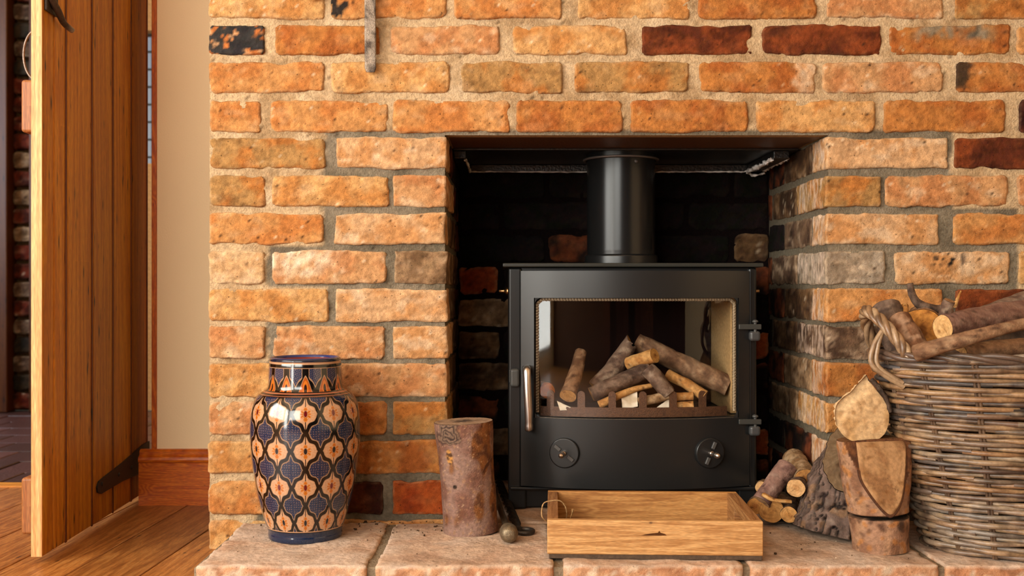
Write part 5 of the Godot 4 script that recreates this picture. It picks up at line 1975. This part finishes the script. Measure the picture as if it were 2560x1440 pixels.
# ---------------------------------------------------------------- the tray
func build_tray() -> void:
	var fl := Vector3(0.0600, HT, 0.286)
	var at := fl
	var o := thing("wooden_tray", "rectangular wooden tray with cut out handles and a twine loop in front of the stove", "tray", at)
	var xf := Transform3D(Basis(Vector3.UP, deg_to_rad(-2.2)), fl)
	var w := 0.3655
	var dp := 0.268
	var hh := 0.0665
	var th := 0.013
	var grey := Color8(196, 186, 176)
	var g := Geo.new()
	rbox(g, Vector3(0.0, 0.008, -th), Vector3(w, hh, 0.0), 0.0018, Color.WHITE, xf, 0, Vector2(0.1, 0.03))
	put("front_side", g, M.tray, o, at)
	g = Geo.new()
	rbox(g, Vector3(0.0, 0.008, -dp), Vector3(w, hh, -dp + th), 0.0018, Color(0.92, 0.86, 0.76), xf, 0, Vector2(0.4, 0.11))
	put("back_side", g, M.tray, o, at)
	for e in 2:
		g = Geo.new()
		var xa := 0.0 if e == 0 else w - th - 0.006
		var xb := th + 0.006 if e == 0 else w
		var hz0 := -dp * 0.5 - 0.045
		var hz1 := -dp * 0.5 + 0.045
		var col := Color(0.80, 0.74, 0.70)
		for part: Array in [[0.008, 0.032, -dp + th, -th], [0.05, hh - 0.0005, -dp + th, -th], [0.032, 0.05, -dp + th, hz0], [0.032, 0.05, hz1, -th]]:
			rbox(g, Vector3(xa, part[0], part[2]), Vector3(xb, part[1], part[3]), 0.0009, col, xf, 2, Vector2(0.2 + 0.3 * e, 0.07))
		put("end_side", g, M.tray, o, at)
	g = Geo.new()
	rbox(g, Vector3(0.003, 0.0, -dp + 0.003), Vector3(w - 0.001, 0.0082, -0.0015), 0.0015, Color8(96, 78, 66), xf, 0)
	put("base", g, M.cut, o, at)
	# a dark split knot in the front board
	g = Geo.new()
	var kn := PackedVector2Array([Vector2(0.159, 0.0415), Vector2(0.168, 0.0435), Vector2(0.178, 0.0452), Vector2(0.188, 0.0462), Vector2(0.1905, 0.0495), Vector2(0.1925, 0.0462), Vector2(0.2, 0.0442), Vector2(0.203, 0.042), Vector2(0.19, 0.0412), Vector2(0.175, 0.0412)])
	prism(g, kn, xf * Transform3D(Basis.IDENTITY, Vector3(0, 0, -0.0004)), 0.0008, Color8(92, 54, 26))
	put("knot", g, M.cut, o, at)
	g = Geo.new()
	var tw := smooth_path([xf * Vector3(0.008, 0.034, -dp * 0.42), xf * Vector3(-0.009, 0.05, -dp * 0.36), xf * Vector3(-0.008, 0.072, -dp * 0.38), xf * Vector3(0.006, 0.0775, -dp * 0.4), xf * Vector3(0.024, 0.076, -dp * 0.42), xf * Vector3(0.034, 0.06, -dp * 0.44), xf * Vector3(0.033, 0.036, -dp * 0.45), xf * Vector3(0.026, 0.022, -dp * 0.45)], 60)
	tube(g, tw, func(_t: float, a: float, p: Vector3) -> float: return 0.0011 + 0.0003 * sin(a * 2.0 + p.y * 1500.0), 7, func(_t: float, _a: float, _p: Vector3) -> Color: return Color8(196, 158, 112))
	var tw2 := smooth_path([xf * Vector3(0.02, 0.03, -dp * 0.45), xf * Vector3(0.036, 0.034, -dp * 0.43), xf * Vector3(0.043, 0.05, -dp * 0.42), xf * Vector3(0.046, 0.062, -dp * 0.41)], 30)
	tube(g, tw2, func(t: float, _a: float, _p: Vector3) -> float: return 0.0012 + 0.0012 * ss(0.75, 1.0, t), 7, func(_t: float, _a: float, _p: Vector3) -> Color: return Color8(190, 148, 98))
	put("twine_loop", g, M.rope, o, at)

# ---------------------------------------------------------------- sticks by the right jamb
func build_kindling() -> void:
	var G := "small logs stacked between the stove and the stump"
	var pale := Color8(222, 178, 126)
	var heart := Color8(206, 156, 104)
	log_thing("kindling_log", "short log with a blunt chisel cut end, lowest by the tray corner", "log", [P(1930, 1276, 2.05), P(1925, 1262, 2.22)], 0.0235, 0.026, "pale", 201.0, G, Color8(206, 152, 90), Color8(190, 134, 74))
	log_thing("kindling_log", "small round log with a clean yellow cut end at the foot of the stump", "log", [P(1972, 1287, 2.02), P(1974, 1262, 2.2)], 0.0152, 0.0165, "grey", 202.0, G, Color8(222, 168, 104), Color8(206, 148, 84))
	log_thing("kindling_log", "log with the largest bright round end, highest of the sawn ends in the small pile", "log", [P(1990, 1220, 2.0), P(2004, 1205, 2.16)], 0.0172, 0.018, "grey", 203.0, G, pale, heart)
	log_thing("kindling_log", "purplish barked branch leaning across the pile beside the stove", "log", [P(1903, 1258, 2.06), P(1968, 1166, 2.1)], 0.0185, 0.0205, "red", 204.0, G, Color8(186, 146, 110), Color8(150, 112, 84))
	log_thing("kindling_log", "mossy rough log lying behind the bright round end, against the stump", "log", [P(2015, 1200, 2.07), P(1985, 1150, 2.24)], 0.022, 0.024, "pale", 205.0, G, Color8(196, 140, 82), Color8(170, 112, 60))
	log_thing("kindling_log", "dark thin log at the back of the pile, next to the tray corner", "log", [P(1888, 1266, 2.06), P(1918, 1242, 2.3)], 0.0165, 0.017, "dark", 206.0, G, Color8(196, 140, 78), Color8(170, 112, 60))
	log_thing("kindling_log", "short pale log end peeping out behind the leaning purplish branch", "log", [P(1903, 1218, 2.12), P(1912, 1212, 2.28)], 0.0115, 0.012, "pale", 207.0, G, pale, heart)
	log_thing("bark_strip", "pale splintered strip of wood lying across the small pile", "splinter", [P(1908, 1236, 2.035), P(1935, 1250, 2.02), P(1978, 1254, 2.02)], 0.0062, 0.0048, "bare", 208.0, "", pale, heart, 0.55)

# ---------------------------------------------------------------- fuel laid in the stove
func build_fuel() -> void:
	var G := "logs laid in the stove behind its glass"
	var pale := Color8(226, 176, 110)
	var heart := Color8(196, 140, 76)
	log_thing("stove_log", "long thick barked log slanting down to the right behind the stove glass", "log", [P(1592, 856, 2.35), P(1700, 908, 2.32), P(1822, 966, 2.29)], 0.0205, 0.0235, "brown", 221.0, G, pale, heart)
	log_thing("stove_log", "thick dark barked log leaning up to the middle behind the stove glass", "log", [P(1492, 972, 2.29), P(1536, 918, 2.3), P(1576, 858, 2.32)], 0.0225, 0.0165, "grey", 222.0, G, pale, heart, 1.0, 26, Vector3.ZERO, Vector3(0.9, 0.4, 0.2))
	log_thing("stove_log", "short peeled yellow stick with a round end in the middle of the stove", "log", [P(1637, 889, 2.245), P(1572, 909, 2.29)], 0.0152, 0.0148, "bare", 223.0, G, Color8(224, 170, 96), Color8(190, 130, 66))
	log_thing("stove_log", "knobbly rough log arching low across the middle of the stove", "log", [P(1478, 986, 2.245), P(1560, 950, 2.25), P(1622, 925, 2.26)], 0.0155, 0.0185, "dark", 224.0, G)
	log_thing("stove_log", "rough grey branch running down from the middle to the front of the stove", "log", [P(1618, 922, 2.235), P(1648, 955, 2.225), P(1672, 985, 2.222)], 0.017, 0.0155, "grey", 225.0, G)
	log_thing("stove_log", "small log with its cut end forward at the stove glass by the door handle", "log", [P(1420, 990, 2.222), P(1438, 936, 2.27), P(1452, 880, 2.31)], 0.0175, 0.0125, "brown", 226.0, G, Color8(214, 158, 96), heart)
	log_thing("stove_log", "slim peeled stick pointing down to the right in front of the stove fire board", "log", [P(1762, 990, 2.235), P(1716, 960, 2.25), P(1668, 936, 2.27)], 0.0122, 0.0112, "bare", 227.0, G, Color8(206, 152, 88), Color8(170, 116, 60))
	log_thing("stove_log", "flat split stick bending up from the stove's log guard to the middle", "log", [P(1498, 1012, 2.232), P(1545, 990, 2.228), P(1585, 974, 2.232), P(1628, 964, 2.24)], 0.0125, 0.0075, "bare", 228.0, G, Color8(226, 176, 112), heart, 0.7)
	log_thing("stove_log", "short pale barked stick lying just behind the stove's log guard", "log", [P(1597, 1006, 2.222), P(1640, 996, 2.222), P(1680, 984, 2.226)], 0.0095, 0.0105, "pale", 229.0, G)
	log_thing("stove_log", "square cut pale batten low at the right in the stove", "log", [P(1688, 992, 2.235), P(1732, 990, 2.235)], 0.0085, 0.0085, "bare", 230.0, G, pale, heart)
	log_thing("stove_log", "second pale batten under the square cut one at the right in the stove", "log", [P(1690, 1018, 2.235), P(1734, 1014, 2.23)], 0.0105, 0.0105, "bare", 231.0, G, pale, heart)
	log_thing("stove_log", "orange brown log end low at the extreme left inside the stove", "log", [P(1368, 976, 2.262), P(1350, 972, 2.33)], 0.017, 0.018, "rust", 232.0, G, Color8(206, 118, 52), Color8(176, 92, 40))
	# crumpled paper
	paper("paper_scrap", "crumpled sheet of white newspaper at the left behind the stove's log guard", [P(1392, 1002, 2.2235), P(1414, 1012, 2.2225), P(1442, 1024, 2.2225), P(1400, 1026, 2.2235)], 241.0)
	paper("paper_scrap", "folded cream paper between the middle fingers of the stove's log guard", [P(1553, 992, 2.2245), P(1592, 974, 2.233), P(1594, 1016, 2.2235), P(1556, 1024, 2.222)], 242.0)
	paper("paper_scrap", "large white paper corner standing right of the middle in the stove", [P(1634, 1024, 2.223), P(1676, 994, 2.2255), P(1692, 1006, 2.2225), P(1692, 1026, 2.222)], 243.0)

func paper(called: String, label: String, q: Array, sd: float) -> void:
	var at: Vector3 = q[3]
	var o := MeshInstance3D.new()
	var g := Geo.new()
	var n := 9
	for e in 2:
		for a in n + 1:
			for b in n + 1:
				var u := float(a) / n
				var v := float(b) / n
				var p := (q[0] as Vector3).lerp(q[1], u).lerp((q[3] as Vector3).lerp(q[2], u), v)
				p.z += 0.0035 * (absf(n1(p, 70.0, sd)) - 0.3) + 0.0035 * absf(u - 0.45 - 0.2 * (v - 0.5)) - 0.0005 * e
				g.vert(p, Color8(224, 210, 188).lerp(Color8(196, 176, 148), ss(0.0, 0.6, n1(p, 50.0, sd + 1.0))))
	for e in 2:
		for a in n:
			for b in n:
				var k := e * (n + 1) * (n + 1) + a * (n + 1) + b
				if e == 1:
					g.quad(k, k + n + 1, k + n + 2, k + 1)
				else:
					g.quad(k, k + 1, k + n + 2, k + n + 1)
	o.name = called
	o.mesh = g.mesh(at)
	o.material_override = M.paper
	o.position = at
	add_child(o, true)
	tag(o, label, "paper", "crumpled paper in the stove")

# ---------------------------------------------------------------- the basket
const BX := 0.914
const BZ := 0.196
const BTOP := 0.398

func basket_at(a: float, t: float, out := 0.0) -> Vector3:
	var rx := lerpf(0.168, 0.262, pow(t, 0.95)) + out
	var rz := lerpf(0.118, 0.163, pow(t, 0.8)) + out
	return Vector3(BX + cos(a) * rx, lerpf(HT + 0.002, BTOP, t), BZ + sin(a) * rz)

func build_basket() -> void:
	var at := Vector3(BX, HT, BZ)
	var o := thing("log_basket", "big oval woven wicker basket with twisted side handles full of firewood", "basket", at)
	rng.seed = 3
	var tones := [Color8(146, 108, 76), Color8(164, 126, 90), Color8(126, 98, 78), Color8(148, 132, 116), Color8(104, 84, 72), Color8(154, 124, 96), Color8(92, 84, 80), Color8(176, 140, 102)]
	# uprights
	var ns := 16
	for k in ns:
		var a := TAU * (k + 0.5) / ns
		for s in 2:
			var g := Geo.new()
			var pts := []
			for j in 7:
				pts.append(basket_at(a + (0.013 if s else -0.013), lerpf(0.0, 0.985, j / 6.0), 0.0))
			tube(g, smooth_path(pts, 14), func(_t: float, _a: float, _p: Vector3) -> float: return 0.0030, 7, func(_t: float, _a: float, p: Vector3) -> Color: return Color8(120, 92, 70).lerp(Color8(86, 66, 52), ss(-0.3, 0.5, n1(p, 60.0, k))))
			put("stake", g, M.cane, o, at)
	# rows of canes, each row in a few lengths, in front of and behind the uprights by turns
	var rows := 44
	for r in rows:
		var cuts := 5 if r % 2 else 4
		var start := rng.randf() * TAU
		for c in cuts:
			var span := TAU / cuts
			var a0 := start + c * span
			var tone: Color = tones[rng.randi() % tones.size()]
			tone = tone.lerp(tones[rng.randi() % tones.size()], rng.randf())
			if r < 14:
				tone = tone.lerp(Color8(190, 178, 164), 0.6 * rng.randf())  # whitish highlights of the lower rows mixed into the cane colour
			if rng.randf() < 0.07:
				tone = Color8(74, 70, 72)
			var rad := rng.randf_range(0.0038, 0.0051)
			var slope := rng.randf_range(-0.35, 0.35) / rows
			var ph := rng.randf() * TAU
			var n := int(150.0 / cuts)
			var path := PackedVector3Array()
			for j in n + 1:
				var u := float(j) / n
				var a := a0 + span * 1.06 * u
				var t := (r + 0.6) / (rows + 0.4) + slope * (u - 0.5) * 2.0 + 0.0028 * sin(a * 5.0 + ph)
				var wv := cos(a * ns * 0.5 + (PI if r % 2 else 0.0) - PI * 0.5)
				path.append(basket_at(a, clampf(t, 0.004, 1.0), 0.0046 * wv + 0.001))
			var g := Geo.new()
			var sd := r * 7.0 + c
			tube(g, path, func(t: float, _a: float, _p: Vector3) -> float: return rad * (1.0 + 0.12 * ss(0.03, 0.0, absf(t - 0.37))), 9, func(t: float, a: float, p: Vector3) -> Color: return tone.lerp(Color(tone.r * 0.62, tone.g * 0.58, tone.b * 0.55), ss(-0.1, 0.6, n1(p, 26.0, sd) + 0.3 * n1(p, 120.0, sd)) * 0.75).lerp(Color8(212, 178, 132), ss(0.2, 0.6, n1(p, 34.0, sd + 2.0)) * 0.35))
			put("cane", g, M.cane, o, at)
	# rim: a rolled border of overlapping canes
	for k in 3:
		for c in 5:
			var g := Geo.new()
			var path := PackedVector3Array()
			for j in 40:
				var u := j / 39.0
				var a := TAU * (c + 0.37 * k) / 5.0 + TAU / 5.0 * 1.12 * u
				var b := a * 9.0 + k * TAU / 3.0
				var p := basket_at(a, 0.992, 0.0032 + 0.0052 * cos(b))
				p.y += 0.0052 * sin(b) + 0.002
				path.append(p)
			var tone: Color = tones[rng.randi() % tones.size()]
			tube(g, path, func(_t: float, _a: float, _p: Vector3) -> float: return 0.0048, 9, func(_t: float, _a: float, p: Vector3) -> Color: return tone.lerp(Color8(96, 78, 66), ss(0.0, 0.6, n1(p, 30.0, k + c))))
			put("rim_cane", g, M.cane, o, at)
	var g := Geo.new()
	var pts := [Vector2(0.0, 0.002), Vector2(0.98, 0.002), Vector2(0.985, 0.012), Vector2(0.0, 0.014)]
	lathe(g, pts, 48, Vector3.ZERO, Color8(92, 72, 56))
	for k in g.v.size():
		g.v[k] = Vector3(BX + g.v[k].x * 0.166, HT + g.v[k].y, BZ + g.v[k].z * 0.116)
	put("base", g, M.cane, o, at)
	# handles: twisted arches at the narrow ends
	for e in 2:
		var sx := -1.0 if e == 0 else 1.0
		var arch := smooth_path([Vector3(BX + sx * 0.232, BTOP - 0.002, BZ + 0.075), Vector3(BX + sx * 0.244, BTOP + 0.022, BZ + 0.066), Vector3(BX + sx * 0.262, BTOP + 0.052, BZ + 0.046), Vector3(BX + sx * 0.275, BTOP + 0.073, BZ + 0.012), Vector3(BX + sx * 0.276, BTOP + 0.073, BZ - 0.016), Vector3(BX + sx * 0.262, BTOP + 0.05, BZ - 0.05), Vector3(BX + sx * 0.238, BTOP, BZ - 0.075)], 70)
		var fr := frames(arch)
		for k in 4:
			var strand := PackedVector3Array()
			for j in arch.size():
				var a := TAU * k / 4.0 + TAU * 2.6 * j / (arch.size() - 1)
				strand.append(arch[j] + (fr[j][0] * cos(a) + fr[j][1] * sin(a)) * 0.0064)
			g = Geo.new()
			var tone: Color = [Color8(178, 148, 116), Color8(160, 124, 90), Color8(190, 160, 126), Color8(150, 118, 88)][k]
			tube(g, strand, func(_t: float, _a: float, _p: Vector3) -> float: return 0.0052, 9, func(_t: float, _a: float, p: Vector3) -> Color: return tone.lerp(Color8(112, 86, 64), ss(0.0, 0.7, n1(p, 30.0, k))))
			put("handle_strand", g, M.cane, o, at)
		for k in 2:
			g = Geo.new()
			tube(g, smooth_path([Vector3(BX + sx * 0.264, BTOP + 0.046, BZ + 0.044), Vector3(BX + sx * (0.275 + 0.008 * k), BTOP + 0.014, BZ + 0.046), Vector3(BX + sx * (0.275 + 0.009 * k), BTOP - 0.02, BZ + 0.05), basket_at(PI - 0.38 if e == 0 else 0.38, 0.86 - 0.02 * k, 0.004)], 30), func(_t: float, _a: float, _p: Vector3) -> float: return 0.0044, 9, func(_t: float, _a: float, p: Vector3) -> Color: return Color8(176, 146, 114).lerp(Color8(130, 102, 76), ss(0.0, 0.7, n1(p, 30.0, k))))
			put("handle_strand", g, M.cane, o, at)

func build_basket_logs() -> void:
	var G := "firewood in the wicker basket"
	var pale := Color8(232, 188, 130)
	var heart := Color8(222, 174, 116)
	log_thing("basket_log", "fat log with a bright oval sawn end, topmost in the wicker basket", "log", [P(2357, 820, 1.80), P(2450, 802, 1.86), P(2640, 772, 1.99)], 0.0225, 0.026, "red", 251.0, G, pale, heart, 1.0, 26, Vector3(-0.92, -0.02, 0.34))
	log_thing("branch_stub", "short stub of a side branch on top of the bright ended log", "branch", [P(2366, 798, 1.815), P(2366, 772, 1.815), P(2374, 752, 1.81)], 0.0125, 0.0095, "grey", 252.0, "", Color8(170, 132, 96), Color8(140, 104, 76))
	log_thing("branch", "crooked dark twig rising out of the basket in front of the bricks", "branch", [P(2378, 774, 1.96), P(2335, 774, 1.96), P(2300, 762, 1.96), P(2281, 738, 1.96), P(2275, 708, 1.96)], 0.0105, 0.0058, "dark", 253.0)
	log_thing("basket_log", "grey weathered log standing on end by the twisted basket handle", "log", [P(2262, 898, 1.93), P(2235, 830, 1.95), P(2216, 768, 1.98)], 0.027, 0.027, "dark", 254.0, G, Color8(150, 130, 112), Color8(118, 100, 86))
	log_thing("basket_log", "split brown wedge of wood leaning down between the grey log and the round end", "log", [P(2308, 900, 1.84), P(2278, 846, 1.87), P(2248, 792, 1.9)], 0.027, 0.0185, "rust", 255.0, G, Color8(176, 122, 74), Color8(156, 104, 60), 0.8)
	log_thing("basket_log", "big round log end with orange growth rings, half hidden behind the bright ended log", "log", [P(2304, 824, 1.93), P(2312, 812, 2.03)], 0.038, 0.038, "brown", 256.0, G, Color8(206, 140, 68), Color8(120, 70, 30))
	log_thing("basket_log", "thin forked stick with a pale broken end lying along the basket rim", "log", [P(2290, 884, 1.79), P(2340, 868, 1.77), P(2420, 845, 1.755), P(2520, 819, 1.755), P(2640, 792, 1.77)], 0.0150, 0.0085, "brown", 257.0, G, Color8(226, 180, 124), Color8(210, 160, 104))
	log_thing("basket_log", "rough flat topped log low in the basket beneath the thin stick", "log", [P(2402, 884, 1.84), P(2500, 874, 1.85), P(2660, 862, 1.88)], 0.021, 0.024, "brown", 258.0, G, Color8(206, 156, 100), Color8(170, 120, 74), 0.75)
	log_thing("basket_log", "grey spotted log at the top right of the basket against the bricks", "log", [P(2455, 792, 1.99), P(2520, 770, 2.0), P(2600, 745, 2.01)], 0.019, 0.022, "grey", 259.0, G)
	log_thing("splinter", "thin upright orange splinter sticking up behind the branch stub", "splinter", [P(2386, 765, 1.9), P(2402, 728, 1.92)], 0.0042, 0.0015, "bare", 260.0)
	log_thing("splinter", "short frayed pale splinter beside the split brown wedge", "splinter", [P(2262, 796, 1.95), P(2262, 764, 1.97)], 0.0075, 0.0065, "bare", 261.0)
	# lower logs that fill the basket
	log_thing("basket_log", "dim log deep in the basket under the crooked twig", "log", [P(2230, 920, 2.0), P(2420, 880, 2.0), P(2640, 850, 2.02)], 0.045, 0.05, "dark", 262.0, G)
	log_thing("basket_log", "dim log filling the middle of the basket beneath the low flat log", "log", [P(2290, 940, 1.86), P(2480, 930, 1.86), P(2700, 925, 1.88)], 0.04, 0.045, "dark", 263.0, G)

# ---------------------------------------------------------------- hanging irons
func build_irons() -> void:
	for e in 2:
		var xc := wx(929) if e == 0 else wx(784)
		var bottom := wy(185) if e == 0 else wy(4)
		var at := Vector3(xc, bottom, 0.0)
		var o := thing("hanging_iron", ["flat grey iron bar hanging down the bricks above the vase", "tip of a second flat iron bar left of the long one"][e], "iron bar", at, "")
		var g := Geo.new()
		var path := PackedVector3Array()
		for k in 60:
			path.append(Vector3(xc + (0.0 if e else -0.0018 * k / 59.0), bottom + 0.0005 + (1.42 - bottom) * k / 59.0, 0.0165))
		var wd := 0.0112 if e == 0 else 0.015
		# a flat bar with softened, hammered edges
		var m := 28
		for k in path.size():
			for j in m + 1:
				var a := TAU * (j % m) / m
				var cx := signf(cos(a)) * pow(absf(cos(a)), 0.35)
				var cz := signf(sin(a)) * pow(absf(sin(a)), 0.35)
				var end := 1.0
				if k == 0:
					end = 0.75
				var p := path[k] + Vector3(cx * wd * end * (1.0 + 0.04 * n1(path[k], 30.0, 3.0 + e)), 0, cz * 0.0028 * end + 0.0006 * n1(path[k] + Vector3(cx, 0, 0) * 0.01, 50.0, 5.0))
				g.vert(p, Color8(150, 134, 120).lerp(Color8(84, 72, 64), ss(-0.3, 0.5, n1(p, 50.0, 7.0) + 0.4 * n1(p, 160.0, 8.0))))
		for k in path.size() - 1:
			for j in m:
				var q := k * (m + 1) + j
				g.quad(q, q + 1, q + m + 2, q + m + 1)
		var cc := g.vert(path[0] - Vector3(0, 0.0012, 0), Color8(190, 176, 160))
		for j in m:
			g.tri(cc, j + 1, j)
		put("bar", g, M.iron, o, at)
		g = Geo.new()
		tube(g, smooth_path([Vector3(xc, 1.43, -0.02), Vector3(xc, 1.43, 0.02), Vector3(xc, 1.437, 0.026)], 10), func(_t: float, _a: float, _p: Vector3) -> float: return 0.0035, 8, func(_t: float, _a: float, _p: Vector3) -> Color: return Color8(60, 52, 46))
		put("nail", g, M.iron, o, at)
